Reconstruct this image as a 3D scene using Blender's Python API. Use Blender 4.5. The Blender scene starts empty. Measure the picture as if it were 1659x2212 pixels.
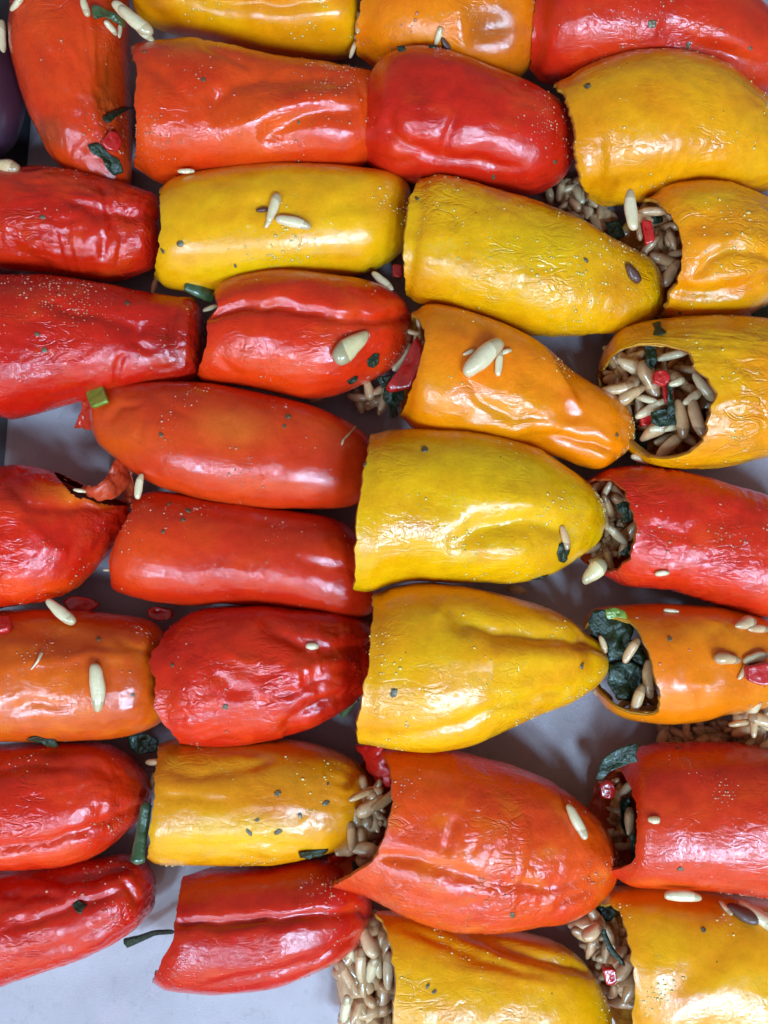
import bpy, math, random
import numpy as np
from mathutils import Vector, Matrix
from mathutils.bvhtree import BVHTree

# ---------------------------------------------------------------- camera, world, lamps
CAM_H = 0.26                    # camera height above the paper (m)
FPX = 1924.0                    # focal length in plan units; the frame is 1659 x 2212 of them
CX, CY = 829.5, 1106.0
PX = (CAM_H - 0.015) / FPX      # one plan unit at pepper height, in metres
C = bpy.context.scene.collection
scene = bpy.context.scene
cam = bpy.data.cameras.new('camera'); camo = bpy.data.objects.new('camera', cam); C.objects.link(camo)
camo.location = (0, 0, CAM_H)
cam.sensor_fit = 'VERTICAL'; cam.sensor_height = 24.0; cam.lens = 24.0 * FPX / 2212.0
cam.clip_start = 0.01; cam.clip_end = 50
cam.dof.use_dof = True; cam.dof.focus_distance = CAM_H - 0.028; cam.dof.aperture_fstop = 9.0
scene.camera = camo

w = bpy.data.worlds.new('World'); scene.world = w; w.use_nodes = True
w.node_tree.nodes['Background'].inputs[0].default_value = (0.90, 0.86, 0.92, 1)
w.node_tree.nodes['Background'].inputs[1].default_value = 0.27

def area(name, loc, target, sx, sy, power, col):
    l = bpy.data.lights.new(name, 'AREA'); l.shape = 'RECTANGLE'; l.size = sx; l.size_y = sy
    l.energy = power; l.color = col
    o = bpy.data.objects.new(name, l); C.objects.link(o); o.location = loc
    d = Vector(target) - Vector(loc); o.rotation_euler = d.to_track_quat('-Z', 'Y').to_euler()
    return o
# daylight: a row of four narrow window panes beyond the bottom of the picture; plus an added broad warm fill lamp
for lx, pw in ((-0.34, 3.1), (-0.10, 0.8), (0.17, 4.1), (0.37, 3.9)):
    area('window_pane_light', (lx, -0.40, 0.60), (lx * 0.3, 0.0, 0), 0.085, 0.15, pw, (0.40, 0.72, 1.0))
area('soft_fill_light', (-0.05, -1.35, 0.95), (0, 0.0, 0), 2.2, 1.2, 12.5, (1.0, 0.93, 0.85))

vs = scene.view_settings
vs.view_transform = 'Standard'; vs.look = 'None'; vs.exposure = -0.14; vs.gamma = 1.0

# ---------------------------------------------------------------- helpers
rnd = random.Random(7)
def lin(c):
    c = np.asarray(c, float) / 255.0
    return np.where(c <= 0.04045, c / 12.92, ((c + 0.055) / 1.055) ** 2.4)
def w3(px, py, z):
    """plan position on the level z"""
    s = (CAM_H - z) / FPX
    return np.stack([(px - CX) * s, (CY - py) * s, z + 0 * px], -1)
def proj(P):
    s = FPX / (CAM_H - P[..., 2])
    return np.stack([CX + P[..., 0] * s, CY - P[..., 1] * s], -1)

_rs = np.random.RandomState(3)
_perm = _rs.permutation(256); _perm = np.concatenate([_perm, _perm, _perm])
_grad = _rs.normal(size=(256, 3)); _grad /= np.linalg.norm(_grad, axis=1)[:, None]
def perlin(P, seed=0.0):
    P = P + np.array([seed * 17.13, seed * 5.77, seed * 9.31])
    sh = P.shape[:-1]; P = P.reshape(-1, 3)
    i = np.floor(P).astype(int); f = P - i; u = f * f * f * (f * (f * 6 - 15) + 10)
    out = 0
    for dx in (0, 1):
        for dy in (0, 1):
            for dz in (0, 1):
                h = _perm[(_perm[(_perm[(i[:, 0] + dx) & 255] + i[:, 1] + dy) & 255] + i[:, 2] + dz) & 255]
                g = _grad[h]
                d = (g * (f - np.array([dx, dy, dz]))).sum(1)
                wgt = (u[:, 0] if dx else 1 - u[:, 0]) * (u[:, 1] if dy else 1 - u[:, 1]) * (u[:, 2] if dz else 1 - u[:, 2])
                out = out + d * wgt
    return (out * 1.6).reshape(sh)
def fbm(P, seed=0.0, octv=3):
    r = 0; a = 1.0
    for k in range(octv):
        r = r + a * perlin(P * 2 ** k, seed + k * 3.7); a *= 0.5
    return r

def resample(pts, ts):
    """smooth curve through pts at arc-length fractions ts"""
    p = np.asarray(pts, float)
    e = np.vstack([2 * p[0] - p[1], p, 2 * p[-1] - p[-2]])
    out = []
    for i in range(len(p) - 1):
        a, b, c, d = e[i], e[i + 1], e[i + 2], e[i + 3]
        u = np.linspace(0, 1, 14, endpoint=False)[:, None]
        out.append(0.5 * (2 * b + (c - a) * u + (2 * a - 5 * b + 4 * c - d) * u ** 2 + (3 * b - a - 3 * c + d) * u ** 3))
    q = np.vstack(out + [p[-1:]])
    s = np.concatenate([[0], np.cumsum(np.linalg.norm(np.diff(q, axis=0), axis=1))]); s /= s[-1]
    return np.stack([np.interp(ts, s, q[:, 0]), np.interp(ts, s, q[:, 1])], -1)
def seg_dist(q, pts):
    """distance of q (...,2) to polyline pts and the fraction along it"""
    best = np.full(q.shape[:-1], 1e9); par = np.zeros(q.shape[:-1]); n = len(pts) - 1
    for i in range(n):
        a = pts[i]; b = pts[i + 1]; ab = b - a
        t = np.clip(((q - a) * ab).sum(-1) / max((ab * ab).sum(), 1e-9), 0, 1)
        d = np.linalg.norm(q - (a + t[..., None] * ab), axis=-1)
        m = d < best; best = np.where(m, d, best); par = np.where(m, (i + t) / n, par)
    return best, par

def link(name, me, parent=None):
    o = bpy.data.objects.new(name, me); C.objects.link(o)
    if parent: o.parent = parent
    return o
def tag(o, label=None, cat=None, group=None, kind=None):
    if label: o['label'] = label
    if cat: o['category'] = cat
    if group: o['group'] = group
    if kind: o['kind'] = kind
    return o
def np_mesh(name, V, F, mats, fmat=None, smooth=True, col=None):
    me = bpy.data.meshes.new(name)
    V = np.asarray(V, np.float32); F = np.asarray(F, np.int32)
    me.vertices.add(len(V)); me.vertices.foreach_set('co', V.ravel())
    k = F.shape[1]
    me.loops.add(F.size); me.loops.foreach_set('vertex_index', F.ravel())
    me.polygons.add(len(F)); me.polygons.foreach_set('loop_start', np.arange(len(F), dtype=np.int32) * k)
    if fmat is not None: me.polygons.foreach_set('material_index', np.asarray(fmat, np.int32))
    me.polygons.foreach_set('use_smooth', np.full(len(F), smooth))
    for m in mats: me.materials.append(m)
    if col is not None:
        at = me.color_attributes.new('skin', 'FLOAT_COLOR', 'POINT')
        at.data.foreach_set('color', np.concatenate([col, np.ones((len(col), 1))], 1).astype(np.float32).ravel())
    me.update(calc_edges=True); me.validate()
    return me

# ---------------------------------------------------------------- materials
def nt(name):
    m = bpy.data.materials.new(name); m.use_nodes = True
    return m, m.node_tree.nodes, m.node_tree.links, m.node_tree.nodes['Principled BSDF']
def noise_node(N, L, co, scale, detail=3, rough=0.5, dist=0.0):
    n = N.new('ShaderNodeTexNoise'); n.inputs['Scale'].default_value = scale
    n.inputs['Detail'].default_value = detail; n.inputs['Roughness'].default_value = rough
    n.inputs['Distortion'].default_value = dist; L.new(co, n.inputs['Vector']); return n
def ramp(N, L, src, stops):
    r = N.new('ShaderNodeValToRGB'); L.new(src, r.inputs[0]); e = r.color_ramp.elements
    while len(e) < len(stops): e.new(0.5)
    for x, (p, c) in zip(e, stops):
        x.position = p; x.color = (c, c, c, 1) if not hasattr(c, '__len__') else (*c, 1)
    return r
def mix(N, L, fac, a, b, mode='MIX'):
    m = N.new('ShaderNodeMix'); m.data_type = 'RGBA'; m.blend_type = mode
    for sock, v in ((m.inputs[0], fac), (m.inputs[6], a), (m.inputs[7], b)):
        if isinstance(v, (int, float)): sock.default_value = v
        elif isinstance(v, tuple): sock.default_value = (*v, 1)
        else: L.new(v, sock)
    return m.outputs[2]

def skin_material(name, blister=1.0, gloss=0.2):
    """oily roasted pepper skin; its colour comes from the mesh's own pigment attribute"""
    m, N, L, b = nt(name)
    tc = N.new('ShaderNodeTexCoord').outputs['Object']
    at = N.new('ShaderNodeAttribute'); at.attribute_name = 'skin'
    n1 = noise_node(N, L, tc, 260, 4, 0.6)
    n2 = noise_node(N, L, tc, 1400, 3, 0.6)
    r1 = ramp(N, L, n1.outputs[0], [(0.3, 0.80), (0.7, 1.12)])
    c = mix(N, L, 0.55, at.outputs['Color'], r1.outputs[0], 'MULTIPLY')
    r2 = ramp(N, L, n2.outputs[0], [(0.35, 0.86), (0.65, 1.1)])
    c = mix(N, L, 0.35, c, r2.outputs[0], 'MULTIPLY')
    # small dark specks of spice
    v = N.new('ShaderNodeTexVoronoi'); v.inputs['Scale'].default_value = 330; L.new(tc, v.inputs['Vector'])
    sp = ramp(N, L, v.outputs['Distance'], [(0.045, 1.0), (0.085, 0.0)])
    vm = N.new('ShaderNodeSeparateColor'); L.new(v.outputs['Color'], vm.inputs[0])
    gate = N.new('ShaderNodeMath'); gate.operation = 'GREATER_THAN'; gate.inputs[1].default_value = 0.965
    L.new(vm.outputs[0], gate.inputs[0])
    spm = N.new('ShaderNodeMath'); spm.operation = 'MULTIPLY'; L.new(sp.outputs[0], spm.inputs[0]); L.new(gate.outputs[0], spm.inputs[1])
    c = mix(N, L, spm.outputs[0], c, (0.05, 0.02, 0.01))
    L.new(c, b.inputs['Base Color'])
    b.inputs['Subsurface Weight'].default_value = 0.28
    b.inputs['Subsurface Radius'].default_value = (1.0, 0.35, 0.12)
    b.inputs['Subsurface Scale'].default_value = 0.0035
    b.inputs['Specular IOR Level'].default_value = 0.12
    rr = ramp(N, L, n1.outputs[0], [(0.3, gloss), (0.75, gloss + 0.22)])
    L.new(rr.outputs[0], b.inputs['Roughness'])
    b.inputs['Coat Weight'].default_value = 1.0; b.inputs['Coat IOR'].default_value = 1.45
    n3 = noise_node(N, L, tc, 130, 5, 0.65, 0.8)
    rc = ramp(N, L, n3.outputs[0], [(0.42, 0.03), (0.58, 0.10)])
    L.new(rc.outputs[0], b.inputs['Coat Roughness'])
    # crinkled skin relief
    na = noise_node(N, L, tc, 700, 4, 0.62, 0.4)
    nb = noise_node(N, L, tc, 190, 3, 0.5, 0.6)
    add = N.new('ShaderNodeMath'); add.operation = 'MULTIPLY_ADD'; add.inputs[1].default_value = 1.1
    L.new(nb.outputs[0], add.inputs[0]); L.new(na.outputs[0], add.inputs[2])
    mp = N.new('ShaderNodeMapping'); mp.inputs['Scale'].default_value = (0.45, 1.0, 1.0); L.new(tc, mp.inputs['Vector'])
    pk = noise_node(N, L, mp.outputs[0], 340, 2, 0.5, 0.9)
    pa = N.new('ShaderNodeMath'); pa.operation = 'SUBTRACT'; pa.inputs[1].default_value = 0.5; L.new(pk.outputs[0], pa.inputs[0])
    pb = N.new('ShaderNodeMath'); pb.operation = 'ABSOLUTE'; L.new(pa.outputs[0], pb.inputs[0])
    pcn = ramp(N, L, pb.outputs[0], [(0.0, 0.0), (0.09, 1.0)])
    pmk = ramp(N, L, noise_node(N, L, tc, 55, 2).outputs[0], [(0.45, 0.0), (0.62, 1.0)])
    pmm = N.new('ShaderNodeMath'); pmm.operation = 'MULTIPLY'; L.new(pcn.outputs[0], pmm.inputs[0]); L.new(pmk.outputs[0], pmm.inputs[1])
    bpk = N.new('ShaderNodeBump'); bpk.inputs['Strength'].default_value = 0.36 * blister ** 1.5; bpk.inputs['Distance'].default_value = 0.00035
    L.new(pmm.outputs[0], bpk.inputs['Height'])
    bp = N.new('ShaderNodeBump'); bp.inputs['Strength'].default_value = 0.28 * blister
    L.new(bpk.outputs[0], bp.inputs['Normal'])
    bp.inputs['Distance'].default_value = 0.0005; L.new(add.outputs[0], bp.inputs['Height'])
    L.new(bp.outputs[0], b.inputs['Normal'])
    bp2 = N.new('ShaderNodeBump'); bp2.inputs['Strength'].default_value = 0.30 * blister
    L.new(bpk.outputs[0], bp2.inputs['Normal']); bp2.inputs['Distance'].default_value = 0.0005; L.new(add.outputs[0], bp2.inputs['Height'])
    vb = N.new('ShaderNodeTexVoronoi'); vb.inputs['Scale'].default_value = 620; L.new(tc, vb.inputs['Vector'])
    bead = ramp(N, L, vb.outputs['Distance'], [(0.0, 1.0), (0.28, 0.0)])
    pm = ramp(N, L, noise_node(N, L, tc, 75, 2).outputs[0], [(0.5, 0.0), (0.62, 1.0)])
    crack = noise_node(N, L, tc, 1300, 2, 0.5, 1.2)
    bm = N.new('ShaderNodeMath'); bm.operation = 'MULTIPLY'; L.new(bead.outputs[0], bm.inputs[0]); L.new(pm.outputs[0], bm.inputs[1])
    bs = N.new('ShaderNodeMath'); bs.operation = 'MULTIPLY_ADD'; bs.inputs[1].default_value = 0.35; L.new(crack.outputs[0], bs.inputs[0]); L.new(bm.outputs[0], bs.inputs[2])
    bp3 = N.new('ShaderNodeBump'); bp3.inputs['Strength'].default_value = 0.7; bp3.inputs['Distance'].default_value = 0.0003
    L.new(bs.outputs[0], bp3.inputs['Height']); L.new(bp2.outputs[0], bp3.inputs['Normal']); bp2 = bp3
    L.new(bp2.outputs[0], b.inputs['Coat Normal'])
    return m
SKIN = {'smooth': skin_material('pepper_skin_smooth', 0.45, 0.22),
        'fine': skin_material('pepper_skin_fine', 0.8, 0.2),
        'crinkled': skin_material('pepper_skin_crinkled', 1.25, 0.18)}

def simple(name, cols, scale=300, rough=0.35, sss=0.0, coat=0.3, bump=0.3, rand=0.0, rad=(1, .6, .4), tip=None):
    m, N, L, b = nt(name)
    tc = N.new('ShaderNodeTexCoord').outputs['Object']
    n = noise_node(N, L, tc, scale, 4, 0.6)
    r = ramp(N, L, n.outputs[0], [(0.3 + 0.4 * i / max(len(cols) - 1, 1), tuple(lin(c))) for i, c in enumerate(cols)])
    c = r.outputs[0]
    if rand:
        oi = N.new('ShaderNodeObjectInfo')
        rr = ramp(N, L, oi.outputs['Random'], [(0.0, (1 - rand, 1 - rand * 1.5, 1 - rand * 2.1)), (0.5, (1, 1 - rand * .5, 1 - rand * .8)), (1.0, (1, 1, 1))])
        c = mix(N, L, 1.0, c, rr.outputs[0], 'MULTIPLY')
    if tip:
        sx = N.new('ShaderNodeSeparateXYZ'); L.new(N.new('ShaderNodeTexCoord').outputs['Generated'], sx.inputs[0])
        nn_ = noise_node(N, L, tc, 3.0, 2); ad = N.new('ShaderNodeMath'); ad.operation = 'MULTIPLY_ADD'; ad.inputs[1].default_value = 0.5
        L.new(nn_.outputs[0], ad.inputs[0]); L.new(sx.outputs[0], ad.inputs[2])
        c = mix(N, L, ramp(N, L, ad.outputs[0], [(0.1, 0.65), (0.5, 0.0)]).outputs[0], c, tuple(lin(tip)))
        c = mix(N, L, ramp(N, L, ad.outputs[0], [(0.98, 0.0), (1.22, 0.6)]).outputs[0], c, tuple(lin(tip)))
    L.new(c, b.inputs['Base Color'])
    b.inputs['Roughness'].default_value = rough
    b.inputs['Subsurface Weight'].default_value = sss
    b.inputs['Subsurface Radius'].default_value = rad
    b.inputs['Subsurface Scale'].default_value = 0.0015
    b.inputs['Coat Weight'].default_value = coat; b.inputs['Coat Roughness'].default_value = 0.12
    bp = N.new('ShaderNodeBump'); bp.inputs['Strength'].default_value = bump; bp.inputs['Distance'].default_value = 0.0004
    n2 = noise_node(N, L, tc, scale * 3, 3); L.new(n2.outputs[0], bp.inputs['Height']); L.new(bp.outputs[0], b.inputs['Normal'])
    return m
M_FLESH_Y = simple('pepper_flesh_yellow', [(205, 130, 30), (225, 160, 60)], 400, 0.4, 0.3, 0.5, 0.5)
M_FLESH_R = simple('pepper_flesh_red', [(190, 50, 22), (215, 95, 40)], 400, 0.4, 0.3, 0.5, 0.5)
M_RICE = simple('cooked_rice', [(212, 170, 126), (234, 198, 156)], 5, 0.32, 0.4, 0.8, 0.25, 0.22, tip=(140, 92, 60))
M_RICEW = simple('pale_rice', [(224, 196, 154), (238, 214, 176)], 5, 0.28, 0.4, 0.8, 0.25, tip=(176, 140, 96))
M_NUT = simple('pine_nut_flesh', [(225, 195, 140), (238, 215, 165)], 4, 0.3, 0.3, 0.8, 0.2, tip=(120, 96, 76))
M_BROWN = simple('brown_seed', [(70, 32, 30), (110, 60, 40)], 400, 0.3, 0.0, 0.6, 0.4)
M_HERB = simple('cooked_herb', [(12, 22, 10), (38, 52, 22)], 350, 0.45, 0.0, 0.10, 1.2)
M_LEEK = simple('green_leek', [(95, 120, 40), (140, 155, 60)], 300, 0.3, 0.2, 0.6, 0.5)
M_STEM = simple('herb_stem', [(40, 62, 34), (80, 98, 58)], 300, 0.3, 0.1, 0.6, 0.5)
M_REDBIT = simple('red_pepper_bit', [(180, 22, 22), (205, 40, 34)], 250, 0.25, 0.2, 0.7, 0.4)
M_SPICE = simple('spice_flake', [(56, 38, 24), (122, 104, 66)], 1500, 0.35, 0.0, 0.6, 0.6)
M_STRAW = simple('pale_straw', [(205, 160, 110), (225, 190, 150)], 400, 0.4, 0.1, 0.2, 0.2)
M_SALT = simple('pale_seasoning', [(214, 92, 66), (238, 160, 126)], 1500, 0.2, 0.2, 0.8, 0.2)
M_SALTY = simple('pale_yellow_seasoning', [(240, 200, 90), (250, 230, 160)], 1500, 0.2, 0.2, 0.8, 0.2)
M_PURPLE = simple('purple_onion_skin', [(38, 20, 34), (66, 36, 52)], 60, 0.4, 0.1, 0.4, 0.3)

# ---------------------------------------------------------------- tray, table and paper
def paper_material():
    m, N, L, b = nt('parchment')
    tc = N.new('ShaderNodeTexCoord').outputs['Object']
    n = noise_node(N, L, tc, 25, 5, 0.6); f = noise_node(N, L, tc, 2200, 3, 0.6)
    c = ramp(N, L, n.outputs[0], [(0.3, tuple(lin((162, 144, 150)))), (0.7, tuple(lin((184, 167, 172))))]).outputs[0]
    c = mix(N, L, 0.25, c, ramp(N, L, f.outputs[0], [(0.3, .75), (0.7, 1.1)]).outputs[0], 'MULTIPLY')
    s = noise_node(N, L, tc, 42, 6, 0.62, 0.8)
    c = mix(N, L, ramp(N, L, s.outputs[0], [(0.53, 0.0), (0.68, 0.5)]).outputs[0], c, tuple(lin((168, 128, 140))))
    s2 = noise_node(N, L, tc, 150, 5, 0.7, 1.5)
    c = mix(N, L, ramp(N, L, s2.outputs[0], [(0.57, 0.0), (0.70, 0.4)]).outputs[0], c, tuple(lin((128, 112, 104))))
    L.new(c, b.inputs['Base Color'])
    L.new(ramp(N, L, s.outputs[0], [(0.5, 0.55), (0.66, 0.25)]).outputs[0], b.inputs['Roughness'])
    bp = N.new('ShaderNodeBump'); bp.inputs['Strength'].default_value = 0.4; bp.inputs['Distance'].default_value = 0.0003
    L.new(f.outputs[0], bp.inputs['Height']); L.new(bp.outputs[0], b.inputs['Normal'])
    return m
def grid_sheet(name, P, mats, thick):
    n, k = P.shape[:2]
    V = np.vstack([P.reshape(-1, 3), (P - [0, 0, thick]).reshape(-1, 3)])
    id = np.arange(n * k).reshape(n, k); F = []
    a, b_, c, d = id[:-1, :-1].ravel(), id[1:, :-1].ravel(), id[1:, 1:].ravel(), id[:-1, 1:].ravel()
    top = np.stack([a, b_, c, d], 1); bot = top[:, ::-1] + n * k
    def edge(e): return np.stack([e[:-1], e[1:], e[1:] + n * k, e[:-1] + n * k], 1)
    F = np.vstack([top, bot, edge(id[0]), edge(id[:, -1]), edge(id[-1][::-1]), edge(id[::-1, 0])])
    return np_mesh(name, V, F, mats)
u, v = np.meshgrid(np.linspace(0, 1, 160), np.linspace(0, 1, 160), indexing='ij')
py = -260 + v * 2750
xl = np.interp(py, [-260, 300, 950, 2500], [105, 62, 12, -110])
pxx = xl + u * (2050 - xl)
P = w3(pxx, py, 0 * pxx)
P[..., 2] = 0.0012 * fbm(P * [22, 30, 1], 4, 3) * np.clip(u * 8, 0.2, 1) - 0.0004
paper = link('baking_paper', grid_sheet('baking_paper', P, [paper_material()], 0.00025))
tag(paper, 'lavender grey baking paper stained with juice under all the peppers', 'baking paper')

def tray():
    m, N, L, b = nt('tray_metal'); b.inputs['Metallic'].default_value = 0.6
    tc = N.new('ShaderNodeTexCoord').outputs['Object']
    n = noise_node(N, L, tc, 30, 5)
    L.new(ramp(N, L, n.outputs[0], [(0.3, (0.05, 0.045, 0.055)), (0.7, (0.10, 0.09, 0.11))]).outputs[0], b.inputs['Base Color'])
    b.inputs['Roughness'].default_value = 0.45
    X = [-0.19, -0.165, -0.16, 0.16, 0.165, 0.19]; Z = [0.016, 0.014, -0.002, -0.002, 0.014, 0.016]
    Y = [-0.26, -0.22, -0.213, 0.213, 0.22, 0.26]
    Zy = [0.016, 0.014, -0.002, -0.002, 0.014, 0.016]
    PP = np.array([[(x, y, max(zx, zy)) for y, zy in zip(Y, Zy)] for x, zx in zip(X, Z)])
    o = link('baking_tray', grid_sheet('baking_tray', PP, [m], 0.001))
    for p in o.data.polygons: p.use_smooth = False
    tag(o, 'dark grey metal baking tray showing at the left past the paper edge', 'baking tray')
tray()
tm, N_, L_, b_ = nt('dark_table'); b_.inputs['Base Color'].default_value = (0.10, 0.08, 0.08, 1); b_.inputs['Roughness'].default_value = 0.5
tag(link('table_top', np_mesh('table_top', [(-.8, -.8, -.006), (.8, -.8, -.006), (.8, .8, -.006), (-.8, .8, -.006), (-.8, -.8, -.03), (.8, -.8, -.03), (.8, .8, -.03), (-.8, .8, -.03)],
    [(0, 1, 2, 3), (7, 6, 5, 4), (0, 4, 5, 1), (1, 5, 6, 2), (2, 6, 7, 3), (3, 7, 4, 0)], [tm], smooth=False)), kind='structure')

# ---------------------------------------------------------------- peppers
RED = (198, 26, 18); REDO = (212, 50, 20); ORED = (222, 84, 18); ORA = (232, 128, 8); YEL = (234, 168, 10); YELO = (228, 144, 6); YELG = (226, 192, 10)
NS, NK = 150, 132
BV_V, BV_F = [], []; bv_off = 0
PEP = []
def pepper(label, U, L, M=None, base=RED, alt=None, patches=(), k=0.86, lift=0, n=2.25, feats=(), lump=3.0, lw=0.0, cw=0.0, fine=0.35,
           skin='fine', th=0.0019, salt=40, flesh=None, jag=2.4, closed=False, saltspots=(), under=None, hole=None):
    """U, L: the two side outlines from the cut mouth to the tip; M: outline of the cut rim on the upper side.
    feats: ('g', [(x,y)..], width, depth) folds and ('d', x, y, rx, ry, angle, depth) dents; all lengths in plan units"""
    global bv_off
    seed = len(PEP) * 1.37 + 0.5
    ts = np.linspace(0, 1, 300); ts = 1 - (1 - ts) ** 1.7
    if closed: ts = 0.5 - 0.5 * np.cos(np.linspace(0, 1, 300) ** 0.95 * math.pi)
    U = [tuple(q) for q in U]; L = [tuple(q) for q in L]
    if not closed and math.dist(U[0], L[0]) > 30:
        if M is None: M = [U[0], L[0]]
        d0 = np.array(U[1]) + np.array(L[1]) - np.array(U[0]) - np.array(L[0])
        q = np.array(U[0]) - np.array(L[0]); q = np.array([-q[1], q[0]]) / np.linalg.norm(q)
        if (q * d0).sum() < 0: q = -q
        U = [tuple(np.array(U[0]) - q * 70)] + U; L = [tuple(np.array(L[0]) - q * 70)] + L
    u2 = resample(U, ts); l2 = resample(L, ts)
    half = np.linalg.norm(u2 - l2, axis=1) / 2 * PX
    h = half * k; hm = h.max(); zc = lift + 0.55 * hm + 0.45 * h
    n2 = (u2 - l2); n2 /= np.maximum(np.linalg.norm(n2, axis=1), 1e-6)[:, None]
    bad = np.linalg.norm(u2 - l2, axis=1) < 2.0
    idx = np.where(~bad)[0]
    for i in np.where(bad)[0]: n2[i] = n2[idx[np.argmin(abs(idx - i))]]
    # section plane directions in the world: pixel y points down
    dirw = np.stack([n2[:, 0], -n2[:, 1]], 1)
    th_ = np.linspace(0, 2 * math.pi, NK, endpoint=False)
    c, s = np.cos(th_), np.sin(th_)
    cc = np.sign(c) * abs(c) ** (2 / n); ss = np.sign(s) * abs(s) ** (2 / n)
    mid = (u2 + l2) / 2; cw_ = w3(mid[:, 0], mid[:, 1], zc)[:, :2]; a = half.copy()
    tu = (u2 * n2).sum(1); tl = (l2 * n2).sum(1)
    for it in range(4):
        Q = np.empty((300, NK, 3))
        Q[..., :2] = cw_[:, None, :] + cc[None, :, None] * (a[:, None] * dirw)[:, None, :]
        Q[..., 2] = zc[:, None] + ss[None, :] * h[:, None]
        q = (proj(Q) * n2[:, None, :]).sum(-1)
        eu = (tu - q.max(1)) * PX; el = (tl - q.min(1)) * PX
        a = np.maximum(a + (eu - el) / 2, 0); cw_ = cw_ + dirw * ((eu + el) / 2)[:, None]
    # rim parameter for each angle
    top = s > -0.05
    t0 = np.zeros(NK)
    if M is not None:
        Md = np.asarray(M, float); pq = proj(Q)
        dd, _ = seg_dist(pq, Md)
        lim = int(300 * 0.82)
        t0 = np.where(top, ts[np.argmin(dd[:lim], axis=0)], np.nan)
        ii = np.arange(NK); good = ~np.isnan(t0)
        xs = np.concatenate([ii[good] - NK, ii[good], ii[good] + NK]); ys = np.tile(t0[good], 3)
        t0 = np.interp(ii, xs, ys)
        t0 = (np.roll(t0, 1) + 2 * t0 + np.roll(t0, -1)) / 4
        if under is None:      # mouth not seen into: the lower rim lies further in than the upper one
            mir = t0[(-np.arange(NK)) % NK]
            t0 = np.where(s < 0, mir + 0.25 * np.clip(-s * 2, 0, 1), t0)
        else: t0 = np.maximum(t0 - under * np.clip(-s, 0, 1), 0)
    alen = np.linalg.norm(np.diff(mid, axis=0), axis=1).sum()
    if not closed:
        jj = perlin(np.stack([c * 7, s * 7, 0 * c], 1), seed) * 1.6 + perlin(np.stack([c * 17, s * 17, 0 * c], 1), seed + 3)
        t0 = np.maximum(t0 + jj * jag / alen, 0.0) + 0.002
    sr = np.linspace(0, 1, NS)
    if closed: sr = 0.5 - 0.5 * np.cos(sr ** 0.95 * math.pi)
    else: sr = 1 - (1 - sr) ** 1.7
    T = t0[None, :] + (1 - t0[None, :]) * sr[:, None]
    P = np.empty((NS, NK, 3))
    for j in range(NK):
        for d in range(3): P[:, j, d] = np.interp(T[:, j], ts, Q[:, j, d])
    def normals(P):
        dv = np.gradient(P, axis=0); du = np.roll(P, -1, 1) - np.roll(P, 1, 1)
        nn = np.cross(du, dv); nn /= np.maximum(np.linalg.norm(nn, axis=-1), 1e-12)[..., None]
        ctr = P.mean(1, keepdims=True)
        sg = np.sign(((P - ctr) * nn).sum(-1)[10:NS - 10].mean()) or 1
        nn = nn * sg
        nn[-1] = nn[-2].mean(0); nn[-1] /= max(np.linalg.norm(nn[-1, 0]), 1e-9)
        return nn, sg
    Nn, sg = normals(P)
    # axis frame, for wrinkles that run along or across
    ax = P[NS * 2 // 3].mean(0) - P[NS // 6].mean(0); ax[2] = 0; ax /= np.linalg.norm(ax)
    sd = np.array([-ax[1], ax[0], 0])
    loc = np.stack([(P * ax).sum(-1), (P * sd).sum(-1), P[..., 2]], -1)
    px = proj(P); upw = np.clip(Nn[..., 2] * 2.2 + 0.25, 0, 1)
    edge = np.clip(np.minimum(np.arange(NS)[:, None] / 6.0 + (0 if closed else 0.6), (NS - 1 - np.arange(NS)[:, None]) / 10.0), 0, 1)
    D = lump * PX * fbm(loc * 48, seed, 2)
    D = D + {'smooth': 0.6, 'fine': 0.8, 'crinkled': 1.1}[skin] * PX * (fbm(loc * 125, seed + 70, 2) + 0.5 * perlin(loc * [150, 420, 420], seed + 71))
    def ridged(q, sd_): return 0.5 - abs(perlin(q, sd_)) * 1.8
    warp = perlin(loc * 90, seed + 9)[..., None] * np.array([.0, .0022, .0022])
    if lw: D = D + 0.6 * lw * PX * (0.7 * ridged((loc + warp) * [34, 300, 300], seed + 1) + 0.35 * ridged((loc + warp) * [70, 620, 620], seed + 2)) * np.clip(perlin(loc * 55, seed + 5) * 1.5 + .6, 0.1, 1.2)
    if cw: D = D + 0.8 * cw * PX * (0.7 * ridged((loc + warp) * [330, 60, 60], seed + 6) + 0.35 * ridged((loc + warp[..., [1, 0, 2]]) * [600, 150, 150], seed + 7)) * np.clip(perlin(loc * 60, seed + 8) * 1.6 + .4, 0, 1.2)
    if fine: D = D + fine * PX * (fbm(loc * 330, seed + 11, 2) + 0.6 * ridged(loc * 240, seed + 12))
    wob = perlin(loc * 150, seed + 20)[..., None] * 9 * np.array([1, 0]) + perlin(loc * 150, seed + 21)[..., None] * 9 * np.array([0, 1])
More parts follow.
